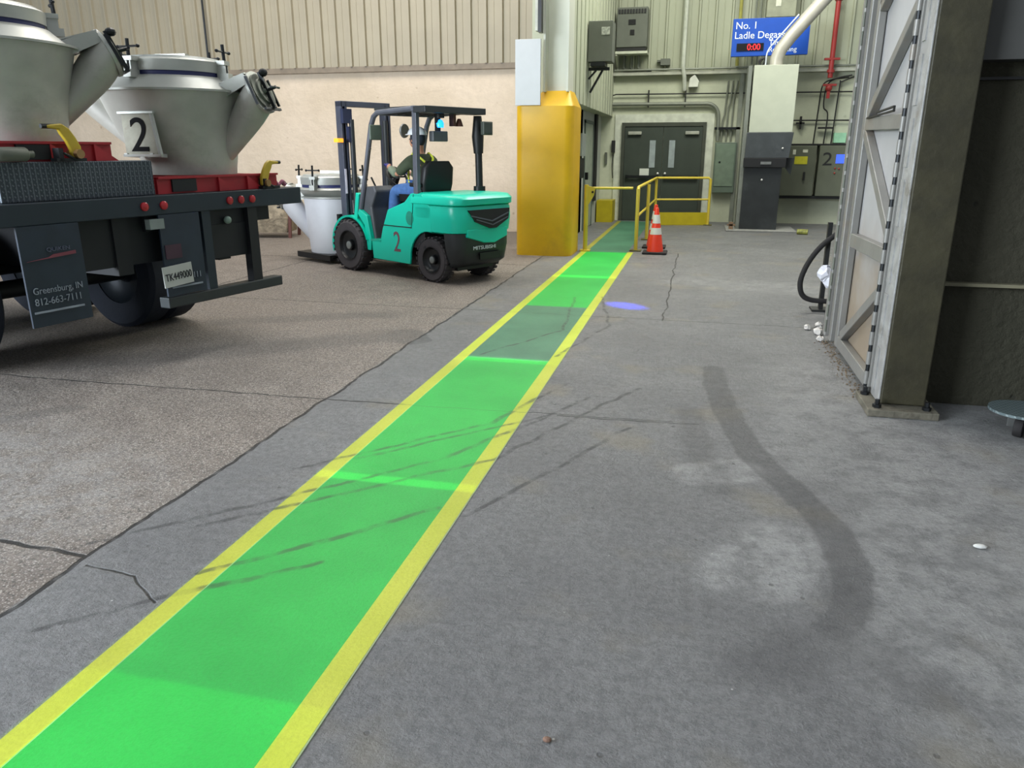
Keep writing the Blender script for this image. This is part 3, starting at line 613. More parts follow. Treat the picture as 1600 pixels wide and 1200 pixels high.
# truss gate, in the plane X ~ 1.15
gt = thing('truss_gate', 'tall silver steel gate leaf with diagonal bracing hinged to the dark column', 'gate', (1.16, 5.1, 0))
M_gt = mat('silver_gate_paint', (126, 125, 121), .45, .25, .08, 3, (130, 112, 90), .5, .12)
M_gs = mat('dusty_gate_sheet', (156, 156, 156), .6, 0, .08, 2, (136, 122, 98), .5)
_t = NT(M_gs.node_tree); _b = M_gs.node_tree.nodes['Principled BSDF']; _src = _b.inputs['Base Color'].links[0].from_socket
_p = _t.n('ShaderNodeNewGeometry').outputs['Position']; _sp = _t.n('ShaderNodeSeparateXYZ'); _t.link(_p, _sp.inputs[0])
_z = _t.m('ADD', _sp.outputs[2], _t.m('MULTIPLY', _t.noise(_p, 3, 5), .9))       # splashed brown dirt on the lower sheet
_t.link(_t.mix(_t.rng(_z, .7, 1.7, .85, 0), _src, lin(128, 112, 90)), _b.inputs['Base Color'])
obj('sheet', B().box(1.215, 1.225, 5.12, 6.75, .10, 6), M_gs, gt, world=True)
def gbar(name, y0, z0, y1, z1, wd=.09, dep=.05):
    return obj(name, B().bar((1.185, y0, z0), (1.185, y1, z1), dep, wd, up=(1, 0, 0)), M_gt, gt, world=True, bevel=.006)
def gb2(name, y0, z0, y1, z1, wd=.075, dep=.055):
    a, b_ = Vector((1.185, y0, z0)), Vector((1.185, y1, z1)); d = (b_-a).normalized(); n = Vector((0, -d.z, d.y))*wd/2
    P = [a+n, b_+n, b_-n, a-n]
    return obj(name, B().rings([[(1.158, p.y, p.z) for p in P], [(1.158+dep, p.y, p.z) for p in P]]), M_gt, gt, world=True, bevel=.005)
gb2('bottom_rail', 5.10, .10, 6.30, .10, .09)
gb2('brace', 6.22, .16, 5.14, .72)
gb2('cross_rail', 6.30, .90, 5.12, .92, .10)
gb2('brace', 5.14, 1.02, 6.30, 1.68)
gb2('cross_rail', 6.32, 1.74, 5.12, 1.72, .09)
gb2('brace', 6.28, 1.80, 5.14, 2.42)
gb2('brace', 6.32, 2.56, 5.14, 3.3)
gb2('cross_rail', 6.30, 2.52, 5.12, 3.0, .07)
obj('outer_channel', B().box(1.155, 1.21, 6.30, 6.39, .05, 6), M_gt, gt, world=True, bevel=.008)
obj('outer_channel', B().box(1.140, 1.225, 6.50, 6.58, .05, 6), M_gt, gt, world=True, bevel=.008)
obj('edge_channel', B().box(1.125, 1.235, 6.70, 6.78, .05, 6), M_gt, gt, world=True, bevel=.008)
obj('hinge_stile', B().box(1.16, 1.215, 5.09, 5.16, .08, 6), M_gt, gt, world=True, bevel=.004)
# continuous hinge with dark gaps between knuckles
kn_me = None
z = .1
while z < 2.9:
    obj('hinge_knuckle', B().lathe([(.017, 0), (.017, .085)], (1.150, 5.125, z), n=10), M_gt, gt, world=True, smooth=True)
    z += .13
obj('hinge_pin', B().lathe([(.0125, .08), (.0125, 6.0)], (1.150, 5.125, 0), n=8), M_dk, gt, world=True)
z = .1
while z < 2.9:
    obj('edge_knuckle', B().lathe([(.008, 0), (.008, .10)], (1.121, 6.64, z), n=8), M_eg, gt, world=True, smooth=True); z += .13
strip = B()
z = .1
while z < 5: strip.box(1.170, 1.178, 4.99, 5.06, z, z+.27); z += .34
obj('filler_strip', strip, M_ls, rc, world=True)
obj('latch_bar', B().bar((1.15, 6.2, 1.775), (1.15, 5.40, 1.79), .012, .012).bar((1.15, 5.9, 1.80), (1.15, 5.40, 1.815), .012, .012).bar((1.15, 5.40, 1.785), (1.15, 5.40, 1.82), .012, .012), M_bk, gt, world=True)
tag(obj('rubber_hose', B().tube(bez([(1.35, 8.0, .78), (1.23, 8.0, .67), (1.14, 8.0, .54), (1.08, 8.0, .40), (1.06, 8.0, .28), (1.09, 8.0, .17), (1.18, 8.0, .12), (1.36, 8.0, .11)]), .026, 10), mat('black_rubber', (26, 24, 24), .8), smooth=True), 'thick black hose looping out from behind the silver gate', 'hose')
tag(obj('hose_stand', B().box(1.27, 1.31, 8.05, 8.12, 0, .88).box(1.2, 1.4, 8.0, 8.2, 0, .02), M_bk), 'black upright bar behind the edge of the silver gate', 'stand')
bg = B(); bg.sphere((1.27, 7.93, .40), .07, 1, .8, 1.1, 9, 6); bg.sphere((1.33, 7.93, .32), .07, 1, .7, .9, 9, 6)
for v in bg.b.verts: v.co += Vector((random.uniform(-1, 1), random.uniform(-1, 1), random.uniform(-1, 1)))*.014
tag(obj('plastic_wrap', bg, mat('white_plastic', (224, 224, 232), .35, 0, .04)), 'crumpled white plastic wrapped around the black hose', 'plastic')
random.seed(9)
for i, (x, y, s, lb) in enumerate(((1.12, 6.95, .045, 'largest white rubble lump by the foot of the silver gate'), (1.05, 7.15, .03, 'small white rubble lump farthest from the silver gate'), (1.16, 7.25, .035, 'white rubble lump right behind the gate edge'), (1.10, 6.70, .03, 'low grey rubble lump under the gate corner'))):
    b = B().sphere((x, y, s*.7), s, 1, 1.2, .8, 8, 6)
    for v in b.b.verts: v.co += Vector((random.uniform(-1, 1), random.uniform(-1, 1), random.uniform(-.5, .5)))*s*.25
    tag(obj('rubble_lump', b, mat('white_rubble', (190, 186, 180), .9, 0, .2, 20)), lb, 'rubble')
rs = B()
for i in range(260):
    y = random.uniform(5.1, 6.7); x = 1.14+random.gauss(0, .03); s = random.uniform(.002, .008); rs.sphere((x, y, s*.6), s, 1, 1, .7, 6, 4)
o_ = obj('dirt_crumbs', rs, mat('brown_crumbs', (112, 98, 80), .95, 0, .3, 20)); o_['kind'] = 'stuff'; tag(o_, 'brown dirt crumbs scattered along the foot of the silver gate', 'dirt')
tag(obj('floor_stone', B().sphere((-.30, 1.67, .006), .013, 1, .8, .5, 8, 5), mat('rust_stone', (118, 92, 78), .9)), 'small rusty flake on the floor near the bottom of the photo', 'stone')
cp = B().sphere((1.22, 3.12, .008), .025, 1.1, .6, .35, 8, 5)
tag(obj('paper_scrap', cp, mat('white_scrap', (200, 200, 196), .8)), 'small crumpled white scrap on the floor at the right', 'scrap')

# dolly at right edge
dl = thing('wheel_dolly', 'low dolly with a tread plate top and caster at the right edge', 'dolly', (2.2, 4.75, 0))
def tread_mat(name, base, hi):
    m = bpy.data.materials.new(name); m.use_nodes = True; t = NT(m.node_tree); b = m.node_tree.nodes['Principled BSDF']
    tc = t.n('ShaderNodeTexCoord').outputs['Object']; s_ = t.n('ShaderNodeSeparateXYZ'); t.link(tc, s_.inputs[0])
    def st(u, v):
        a = t.m('SINE', t.m('MULTIPLY', t.m('ADD', u, v), 190)); c = t.m('SINE', t.m('MULTIPLY', t.m('SUBTRACT', u, v), 190))
        return t.m('MULTIPLY', t.rng(a, .35, .75), t.rng(c, -.4, .2))
    k = t.m('MAXIMUM', st(s_.outputs[0], s_.outputs[1]), st(s_.outputs[0], s_.outputs[2]))
    t.link(t.mix(k, lin(*base), lin(*hi)), b.inputs['Base Color']); b.inputs['Roughness'].default_value = .45; b.inputs['Metallic'].default_value = .4
    bp = t.n('ShaderNodeBump'); bp.inputs['Strength'].default_value = .6; bp.inputs['Distance'].default_value = .004
    t.link(k, bp.inputs['Height']); t.link(bp.outputs[0], b.inputs['Normal']); return m
dpl = []
for a in range(90, 271, 15): dpl.append((1.93+.20*math.cos(R(a)), 4.78+.17*math.sin(R(a))))
pol = [(2.9, 4.95), (1.93, 4.95)]+[(1.93+.17*math.cos(R(a)), 4.78+.17*math.sin(R(a))) for a in range(105, 256, 15)]+[(2.1, 4.53), (2.9, 4.1)]
obj('deck_plate', B().prism(pol, .125, .14, 'xy'), tread_mat('blue_grey_tread_plate', (96, 110, 112), (140, 152, 152)), dl, world=True)
obj('frame', B().box(2.05, 2.85, 4.55, 4.62, .06, .124).box(2.05, 2.85, 4.80, 4.87, .06, .124), M_bk, dl, world=True)
for cx, cy in ((1.90, 4.70), (2.7, 4.45)):
    cs = obj('caster', B().lathe([(.055, -.022), (.058, -.015), (.058, .015), (.055, .022)], (cx, cy, .058), (0.85, -.5, 0), 20), mat('black_rubber', (26, 24, 24), .8), dl, world=True, smooth=True)
    obj('caster_fork', B().bar((cx-.035, cy+.02, .055), (cx-.035, cy+.02, .125), .045, .008).box(cx-.05, cx+.05, cy-.04, cy+.04, .116, .1245), mat('dull_steel', (150, 154, 150), .35, .7), cs, world=True)

# ================================================================= FLATBED TRUCK
TRZ = math.atan2(.976, .217)
tr = thing('flatbed_trailer', 'dark blue flatbed trailer tail with mud flaps at the left', 'trailer', (-3.469, 5.849, 0), TRZ)
M_tr = mat('dark_navy_steel', (30, 42, 52), .5, .1, .12, 3)
M_trk = mat('near_black_steel', (12, 16, 22), .6, 0, .1)
M_ply = mat('worn_deck_boards', (120, 110, 96), .8, 0, .2, 8)
obj('rear_beam', B().box(-2.25, .37, 0, .08, 1.115, 1.25), M_tr, tr, bevel=.006)
obj('deck', B().box(-2.24, .36, .08, 8.5, 1.20, 1.252), M_ply, tr)
obj('side_rail', B().box(.30, .37, .08, 8.5, 1.115, 1.251), M_tr, tr); obj('side_rail', B().box(-2.25, -2.18, .08, 8.5, 1.115, 1.251), M_tr, tr)
obj('chassis_rail', B().box(-1.45, -1.33, .08, 8.3, .72, 1.2), M_trk, tr); obj('chassis_rail', B().box(-.55, -.43, .08, 8.3, .72, 1.2), M_trk, tr)
cr = B()
for i in range(9): cr.box(-2.2, .32, .35+i*.9, .43+i*.9, 1.09, 1.2)
obj('cross_member', cr, M_trk, tr)
obj('tail_plate', B().box(-1.75, -.16, .10, .14, .78, 1.12).box(-1.2, .02, .06, .10, 1.0, 1.12).box(-.72, -.17, .05, .10, .74, 1.0), M_trk, tr)
obj('bumper_leg', B().box(-.74, -.66, .01, .08, .52, 1.12), M_tr, tr); obj('bumper_leg', B().box(-.27, -.17, .01, .08, .52, 1.12), M_trk, tr)
obj('bumper_bar', B().box(-1.14, .05, 0, .10, .44, .52), mat('grimy_bumper', (40, 46, 48), .5, 0, .1), tr, bevel=.008)
flm = mat('navy_rubber_flap', (30, 42, 56), .45, 0, .15, 5)
M_fl = mat('faded_white_print', (132, 142, 152), .7, 0, .2)
def flapM(x, z): return face_M((x, -.012, z), (1, 0, 0), (0, 0, 1))
f1 = obj('mud_flap', B().box(-2.15, -1.75, -.005, .01, .50, 1.115), flm, tr); f1['label'] = 'mud flap with white lettering'
text('flap_lettering', 'Greensburg, IN', .058, M_fl, f1, flapM(-2.12, .705), sx=.9)
text('flap_lettering', '812-663-7111', .062, M_fl, f1, flapM(-2.12, .635), sx=.9)
obj('flap_stripe', B().box(-2.13, -1.80, -.012, -.005, .585, .597), M_fl, f1)
obj('flap_emblem', B().prism([(-2.12, .905), (-1.98, .92), (-1.95, .935), (-1.80, .945), (-1.80, .925), (-1.96, .915)], -.012, -.005), mat('faded_red_print', (120, 60, 72), .7), f1)
text('flap_lettering', 'QUIKEN', .035, mat('faint_print', (84, 90, 108), .7), f1, flapM(-1.99, .955), sx=1.2)
f2 = obj('mud_flap', B().box(-1.14, -.78, -.005, .01, .53, 1.115), flm, tr)
text('flap_lettering', '3-7111', .062, M_fl, f2, flapM(-.98, .64), sx=.9)
obj('flap_stripe', B().box(-1.10, -.82, -.012, -.005, .585, .597), M_fl, f2)
obj('flap_label', B().box(-1.12, -.98, -.012, -.005, .80, .90), mat('faded_maroon_label', (62, 40, 54), .7), f2)
lp = obj('licence_plate', B().box(-1.18, -.92, -.028, -.02, .605, .755, Matrix.Translation((-1.05, 0, .68)) @ Matrix.Rotation(R(-3), 4, 'Y') @ Matrix.Translation((1.05, 0, -.68))), mat('pale_plate', (176, 180, 176), .5, 0, .04), tr)
text('plate_number', 'TK449000', .075, mat('black_print', (20, 22, 30), .6), lp, face_M((-1.165, -.030, .645), (1, 0, .05), (-.05, 0, 1)), sx=.74)
M_rl = mat('red_tail_lens', (170, 34, 44), .25, 0, .05)
for x in (-1.24, -1.08, -.46, -.34, -.22):
    lt = obj('tail_light', B().lathe([(.030, 0), (.030, .012), (.018, .020)], (x, 0, 1.18), (0, -1, 0), 18), M_rl, tr, smooth=True)
obj('licence_lamp', B().box(-1.22, -1.10, -.01, .04, 1.02, 1.09), mat('grey_lamp', (120, 130, 128), .5), tr); obj('glad_hand', B().sphere((-.47, .03, 1.03), .03), mat('pale_fitting', (130, 150, 140), .5), tr)
def tyre(bb, x0, x1, y, r):
    bb.lathe([(r*.56, x0+.02), (r*.93, x0), (r, x0+.03), (r, x1-.03), (r*.93, x1), (r*.56, x1-.02)], (0, y, r), (1, 0, 0), 40, caps=False)
M_ty = mat('dark_blue_black_rubber', (22, 30, 44), .75, 0, .12, 6, None, 0, .2)
M_rim = mat('dark_rim', (34, 42, 50), .4, .3)
for y in (1.55, 2.8):
    ax_ = obj('axle', B().tube([(-1.9, y, .5), (.0, y, .5)], .07, 12), M_trk, tr, smooth=True)
    for x0 in (-2.25, -1.95, -.42, -.12):
        t_ = B(); tyre(t_, x0, x0+.27, y, .5); o = obj('tyre', t_, M_ty, tr, smooth=True)
        obj('rim', B().lathe([(.28, .03), (.26, .05), (.20, .10), (.10, .12), (.08, .07), (.01, .07)], (x0, y, .5), (1, 0, 0), 30, caps=False), M_rim, o, smooth=True)
    M_none = None
# things on the deck
dl.location = (2.16, 4.62, 0)
def tl(x, y, z=0):
    c, s = math.cos(TRZ), math.sin(TRZ); return (-3.469+c*x-s*y, 5.849+s*x+c*y, z)
o = obj('tread_plate_box', B().box(-.54, .54, -.45, .45, 0, .235), tread_mat('dark_tread_plate', (58, 66, 74), (98, 106, 114)), org=True, bevel=.006)
o.location = tl(-1.62, .51, 1.252); o.rotation_euler = (0, 0, TRZ); tag(o, 'dark tread plate box lying on the trailer deck under the nearer hopper', 'box')
M_rf = mat('red_skid_paint', (158, 30, 40), .5, 0, .12, 5, (96, 30, 34), .4)
def skid(x0, x1, y0, y1, z, label):
    s = thing('hopper_skid', label, 'skid', tl((x0+x1)/2, (y0+y1)/2, z), TRZ); W, D = (x1-x0)/2, (y1-y0)/2
    for sgn in (-1, 1):
        obj('side_beam', B().box(-W, W, sgn*D-.02, sgn*D+.02, 0, .115).box(-W, W, sgn*D-.04, sgn*D+.04, .105, .12), M_rf, s)
        obj('end_beam', B().box(sgn*W-.02, sgn*W+.02, -D, D, 0, .112), M_rf, s)
    for gx in (-.05, .25): obj('gusset', B().prism([(gx, .0), (gx+.17, .0), (gx, .11)], -D-.04, -D-.02), M_rf, s)
    obj('fork_pocket', B().box(-W+.12, -W+.34, -D-.035, -D+.03, .012, .10), M_trk, s)
    return s
skid(-1.05, .16, .09, .95, 1.2525, 'red steel skid under the hopper marked 2')
skid(-2.12, -1.36, .12, .92, 1.4875, 'red steel skid on the tread plate box under the nearer hopper')

M_st = mat('galvanised_hopper_steel', (176, 175, 168), .48, .30, .12, 3, (110, 104, 92), .35, .08)
M_st2 = mat('brushed_cool_steel', (172, 174, 168), .40, .40, .08, 3, (120, 116, 104), .3, .06)
M_bp = mat('dark_blue_gasket', (40, 46, 92), .5)
M_lev = mat('yellow_lever_paint', (182, 156, 44), .5, 0, .1)
def ell(cx, cy, rx, ry, z, n=48): return [(cx+rx*math.cos(2*PI*k/n), cy+ry*math.sin(2*PI*k/n), z) for k in range(n)]
def hopper(label, loc, rz, skew=True, scale=1.0, plate=True, zs=.87, M_st=None):
    M_st = M_st or globals()['M_st']
    h = thing('steel_hopper', label, 'hopper', loc, rz); h.scale = (scale, scale, scale*(zs if skew else 1.0))
    cx1, r1 = (-.10, .55) if skew else (-.01, .40); cxm, rm = (-.075, .455) if skew else (0, .365)
    obj('body', B().rings([ell(0, 0, .335, .335, 0), ell(0, 0, .34, .34, .06), ell(cxm, 0, rm, .5*(rm+.36), .35), ell((cxm+cx1)/2, 0, (rm+r1)/2, (rm+r1)/2-.03, .53), ell(cx1, 0, r1, r1-.04, .70)]), M_st, h, smooth=True, auto=60)
    q = r1+.03
    obj('rim_flange', B().rings([ell(cx1, 0, q, q-.04, .695), ell(cx1, 0, q, q-.04, .712)]), M_st2, h, smooth=True)
    t = cx1+.02; qa = r1-.01
    obj('top_cone', B().rings([ell(cx1, 0, qa, qa-.04, .712), ell(t, 0, .43, .42, .80), ell(t+.01, 0, .40, .40, .825)]), M_st2, h, smooth=True, auto=60)
    obj('gasket', B().lathe([(.375, .824), (.375, .865)], (t+.01, 0, 0), n=48), M_bp, h, smooth=True)
    obj('neck_ring', B().lathe([(.385, .862), (.39, .95), (.375, .965), (.05, .975)], (t+.01, 0, 0), n=48), M_st2, h, smooth=True)
    ld = obj('lid', B().lathe([(.36, .966), (.35, .985), (.02, 1.0)], (t+.01, 0, 0), n=40).box(t-.12, t+.14, -.03, .03, .98, 1.03), M_st2, h, smooth=True)
    for a in (0, 80, 180, 260):
        ca, sa = math.cos(R(a)), math.sin(R(a)); x, y = t+.01+ca*.43, sa*.43
        Mx = Matrix.Translation((x, y, 0)) @ Matrix.Rotation(R(a), 4, 'Z')
        c = obj('clamp', B().box(-.045, .045, -.035, .035, .80, .86, Mx).box(-.05, .02, -.022, -.012, .80, .95, Mx).box(-.05, .02, .012, .022, .80, .95, Mx).box(-.09, .025, -.04, .04, .93, .965, Mx), M_st2, h)
        obj('clamp_screw', B().tube([(x+ca*.01, y+sa*.01, .84), (x, y, 1.10)], .013, 8).tube([(x-sa*.09, y+ca*.09, 1.04), (x+sa*.09, y-ca*.09, 1.04)], .009, 6).sphere((x-sa*.09, y+ca*.09, 1.04), .015, n=8, m=6).sphere((x+sa*.09, y-ca*.09, 1.04), .015, n=8, m=6), M_dk, c, smooth=True)
    # discharge spout: cone that grows out of the body up to a tilted mouth
    def spout(sg, mx, rr, mz, yaw):
        RZ = Matrix.Rotation(R(yaw), 4, 'Z'); RR = []; A = Vector((.25, 0, .08)); Bm = Vector((mx, 0, mz))
        nrm = Vector((.94, 0, .34)).normalized()
        for i in range(9):
            f = i/8; c = A.lerp(Bm, f); r_ = .05+(rr-.05)*f**.9; d = Vector((.25, 0, 1)).normalized().lerp(nrm, f**1.6).normalized()
            u = Vector((0, 1, 0)); v = d.cross(u)
            RR.append([RZ @ (c+(u*math.cos(2*PI*k/28)*r_*(1.0)+v*math.sin(2*PI*k/28)*r_*1.0)) for k in range(28)])
        o = obj('spout', B().rings(RR), M_st, h, smooth=True, auto=60)
        n3 = RZ @ nrm; c3 = RZ @ Bm
        obj('mouth_flange', B().lathe([(rr*.8, -.012), (rr+.025, -.012), (rr+.025, .012), (rr*.8, .012)], c3, n3, 32), M_st2, o, smooth=True)
        lid = obj('mouth_door', B().lathe([(rr*.98, .012), (rr*.98, .03), (rr*.7, .034), (rr*.68, .05), (rr*.45, .05), (rr*.43, .036), (rr*.2, .036), (.02, .06)], c3, n3, 32), M_eg, o, smooth=True)
        sy = RZ @ Vector((0, 1, 0)); sv = n3.cross(sy)
        cl = B()
        for s2 in (-1, 1):
            cl.bar(c3+sy*s2*(rr+.02)+sv*(-rr*.75)+n3*.02, c3+sy*s2*(rr+.02)+sv*(rr*.75)+n3*.02, .014, .02, n3)
        cl.bar(c3-sv*(rr+.0)+sy*(-rr*.8)+n3*.04, c3-sv*(rr+.0)+sy*rr*.8+n3*.04, .02, .02, n3)
        cl.bar(c3-sv*rr+n3*.06, c3+sv*rr+n3*.06, .03, .025, n3)
        cl.tube([c3+n3*.05, c3+n3*.14], .014, 8); cl.tube([c3+n3*.13-sy*.07, c3+n3*.13+sy*.07], .01, 6)
        cl.sphere(tuple(c3+sv*rr*.9+n3*.09), .035, n=8, m=6)
        obj('mouth_clamp', cl, M_dk, o)
        # gusset plates from rim to spout top
        gs = B()
        for s2 in (-1, 1):
            p = [Vector((cx1*0+.24, s2*.12, .70)), Vector((mx-.07, s2*.12, mz+rr-.01)), Vector((mx-.02, s2*.12, mz+rr-.08)), Vector((.42, s2*.12, .66))]
            gs.rings([[RZ @ (q2+Vector((0, -.006, 0))) for q2 in p], [RZ @ (q2+Vector((0, .006, 0))) for q2 in p]])
        gs.bar(RZ @ Vector((.28, 0, .735)), RZ @ Vector((mx-.06, 0, mz+rr*.95)), .24, .01)
        obj('spout_gusset', gs, M_st2, o)
    spout(1, .64, .16, .70, 0)
    if skew: spout(-1, .78, .12, .74, 196)
    if plate:
        Mp = Matrix.Rotation(R(-66), 4, 'Z')   # local x axis points out of the plate
        # board hung on the front of the body
        N = Mp @ Vector((1, 0, 0)); U = Mp @ Vector((0, 1, 0)); c = N*.40+Vector((0, 0, .33))
        pass
    return h
cam_right = Vector((math.cos(YAW), math.sin(YAW), 0))
rzh = YAW-R(9)
h2 = hopper('silver steel hopper on the red skid with a square board marked 2', tl(-.37, .45, 1.373), rzh)
h1 = hopper('silver steel hopper at the left edge standing on the tread plate box', tl(-1.80, .46, 1.608), rzh+R(42), zs=.80)
# number board on hopper 2: hangs on the camera side of the body
bd_ang = R(-90-13)-rzh+YAW   # local direction towards the viewer
def board(h):
    d = Vector((math.cos(R(-101)), math.sin(R(-101)), 0)); r_ = Vector((-d.y, d.x, 0))
    # place over the left half of the visible flank
    c = d*.48+r_*(-.01)+Vector((0, 0, .34)); z = Vector((.0, 0, 1))
    tiltu = (z-d*.06).normalized()
    n = r_.cross(tiltu)
    def P(a, b_, k=0): return c+r_*a+tiltu*b_+n*k
    poly = [(-.145, -.17), (.175, -.17), (.11, .17), (-.17, .17)]
    b = B().rings([[P(*p, 0) for p in poly], [P(*p, .012) for p in poly]])
    o = obj('number_board', b, mat('scuffed_pale_board', (160, 158, 142), .6, .1, .12, 10, (110, 92, 80), .5), h)
    obj('board_frame', B().bar(P(-.16, -.175, .02), P(.20, -.175, .02), .02, .02).bar(P(-.19, .175, .02), P(.15, .175, .02), .018, .018).bar(P(.18, -.17, .01), P(.115, .17, .01), .02, .03).bar(P(-.145, -.17, -.1), P(-.145, -.17, .02), .03, .03).bar(P(.1, -.17, -.12), P(.1, -.17, .02), .03, .03).bar(P(0, .1, -.16), P(0, .1, 0), .03, .03), M_st2, o)
    text('number', '2', .40, mat('black_stencil_paint', (5, 5, 10), .95), o, face_M(P(-.10, -.14, .016), r_, tiltu), sx=.95, ext=.002)
board(h2)
# yellow levers
def lever(loc, rz, label, flip=1):
    l = thing('locking_lever', label, 'lever', loc, rz)
    po = [(-.12, .215), (-.02, .225), (.02, .20), (.055, .15), (.085, .09), (.085, .03), (.05, .0), (.02, .02), (.015, .07), (-.005, .12), (-.035, .165), (-.045, .19), (-.12, .198)]
    obj('lever_arm', B().prism([(x*flip, z) for x, z in po], -.016, .016), M_lev, l, smooth=True, bevel=.007)
    obj('grip', B().tube([(-.15*flip, 0, .207), (-.06*flip, 0, .208)], .014, 8), M_dk, l, smooth=True)
    obj('pivot', B().lathe([(.028, -.05), (.028, .05)], (.05*flip, 0, .045), (0, 1, 0), 14), mat('brass_pivot', (150, 120, 80), .4, .5), l, smooth=True)
    obj('bracket', B().box(-.10, .10, -.03, .03, 0, .02).box(-.08, -.05, -.03, .03, 0, .08).tube([(-.05, -.03, .05), (.03, -.03, .01)], .008, 6), M_trk, l)
    return l
lever(tl(-1.72, -.0+.02, 1.4875), TRZ, 'yellow curved locking lever on the tread plate box below the nearer hopper')
lever(tl(.02, .03, 1.2525), TRZ, 'yellow curved locking lever at the right end of the trailer deck', -1)
o = obj('air_cylinder', B().lathe([(.035, 0), (.042, .01), (.042, .17), (.035, .18), (.02, .181), (.02, .22)], (0, 0, .044), (1, 0, 0), 20), M_eg, org=True, smooth=True)
o.location = tl(-2.16, .03, 1.4875); o.rotation_euler = (0, 0, TRZ); tag(o, 'grey horizontal cylinder on the tread plate box at the left edge', 'cylinder')
o = obj('strap_pile', B().tube(bez([(0, 0, .02), (.05, .0, .05), (.10, .01, .02), (.14, 0, .05), (.18, .01, .015)]), .014, 8), mat('faded_pink_strap', (170, 110, 130), .8), org=True, smooth=True)
o.location = tl(.12, .10, 1.2525); o.rotation_euler = (0, 0, TRZ); tag(o, 'faded pink strap lying at the right corner of the trailer deck', 'strap')

# ================================================================= FORKLIFT
FRZ = math.atan2(.49, -.872)
fk = thing('forklift', 'teal forklift numbered 2 seen from its left rear with a driver aboard', 'forklift', (-2.9, 9.217, 0), FRZ)
M_teal = mat('teal_body_paint', (8, 200, 170), .32, 0, .04, 2)
M_fg = mat('dark_grey_frame_paint', (92, 95, 104), .45, .2, .08)
M_fb = mat('charcoal_plastic', (40, 44, 46), .5, 0, .1)
M_rub = mat('worn_grey_rubber', (66, 62, 64), .85, 0, .12, 8, None, 0, .2)
M_blk2 = mat('matt_black', (14, 14, 15), .5)
def rrect(x0, x1, hw, c, z, cx=0.0, n=6, cf=None):
    o = []; cf = cf or .02
    for (px_, py_, a0, cc) in ((x1-cf, hw-cf, 0, cf), (x0+c, hw-c, 90, c), (x0+c, -hw+c, 180, c), (x1-cf, -hw+cf, 270, cf)):
        for k in range(n): a = R(a0+90*k/(n-1)); o.append((px_+cc*math.cos(a), py_+cc*math.sin(a)+cx, z))
    return o
# counterweight / rear body
cwb = B().rings([rrect(-.40, .0, .46, .17, .60), rrect(-.52, .10, .495, .20, .62), rrect(-.545, .24, .50, .20, .78), rrect(-.53, .24, .50, .19, .90), rrect(-.52, .24, .49, .18, .925)])
cw = obj('counterweight', cwb, M_teal, fk, smooth=True, auto=50)
hood = B().rings([rrect(-.50, .28, .485, .18, .925), rrect(-.545, .30, .51, .18, .945), rrect(-.55, .30, .51, .18, 1.01), rrect(-.50, .30, .48, .16, 1.055), rrect(-.40, .30, .44, .14, 1.065)])
obj('hood', hood, M_teal, fk, smooth=True, auto=50)
# V shaped teal lower edge over a black lower casing
low = B().rings([rrect(-.36, -.30+.02, .40, .10, .20), rrect(-.46, -.28, .44, .14, .26), rrect(-.50, -.26, .47, .17, .45), rrect(-.50, -.24, .47, .17, .61)])
lw = obj('lower_casing', low, M_fb, fk, smooth=True, auto=50)
obj('vee_panel', B().prism([(.34, .66), (-.34, .66), (-.34, .55), (-.12, .48), (.06, .49), (.34, .57)], -.532, -.45, 'yz'), M_teal, cw, bevel=.01)
obj('tow_slot', B().box(-.512, -.49, -.24, .12, .29, .37), M_blk2, lw)
text('maker_name', 'MITSUBISHI', .062, mat('white_lettering', (225, 232, 238), .5, 0, 0), lw, face_M((-.515, .24, .415), (0, -1, 0), (0, 0, 1)), sx=1.25)
gr = obj('rear_grille', B().prism([(.34, .885), (-.36, .885), (-.34, .76), (-.13, .66), (-.02, .66), (.24, .75)], -.552, -.50, 'yz'), M_blk2, cw)
obj('grille_slats', B().bar((-.556, .30, .82), (-.556, -.05, .745), .01, .014).bar((-.556, -.05, .745), (-.556, -.33, .83), .01, .014).bar((-.556, .22, .775), (-.556, -.06, .70), .01, .012).bar((-.556, -.06, .70), (-.556, -.32, .78), .01, .012), M_fg, gr)
# side body with wheel arch, both sides
sp_ = [(.24, 1.06), (.24, .62)]
arch = [(0+.345*math.cos(R(a)), .27+.345*math.sin(R(a))) for a in range(100, -6, -10)]
side = [(.10, 1.055), (-.06, .90), (-.06, .62)]+arch+[(.36, .19), (1.10, .20), (1.12, .42), (.93, .46), (.88, .60), (.76, .84), (.42, .95), (.30, 1.055)]
obj('side_panel', B().prism(side, -.50, -.47), M_teal, fk, bevel=.008)
bo = obj('side_panel', B().prism(side, .47, .50), M_teal, fk, bevel=.008)
obj('engine_cover', B().prism([(.10, .40), (.92, .40), (.88, .60), (.76, .84), (.42, .92), (.10, .92)], -.46, .46), mat('dark_seat_deck', (36, 38, 40), .6), fk)
obj('floor_plate', B().box(.85, 1.45, -.46, .46, .36, .42), M_fb, fk)
obj('side_step', B().box(.92, 1.16, .36, .5, .42, .45), mat('teal_shade_step', (34, 170, 142), .4), fk)
obj('panel_seam', B().bar((.90, .503, .645), (.30, .503, .645), .004, .012).bar((.30, .503, .645), (.24, .503, 1.05), .004, .008, (0, 1, 0)), M_blk2, bo)
obj('filler_recess', B().rings([[(.33+.07*math.cos(2*PI*k/20), .501, .76+.085*math.sin(2*PI*k/20)) for k in range(20)], [(.33+.07*math.cos(2*PI*k/20), .504, .76+.085*math.sin(2*PI*k/20)) for k in range(20)]]), mat('dark_teal_recess', (30, 140, 118), .4), bo)
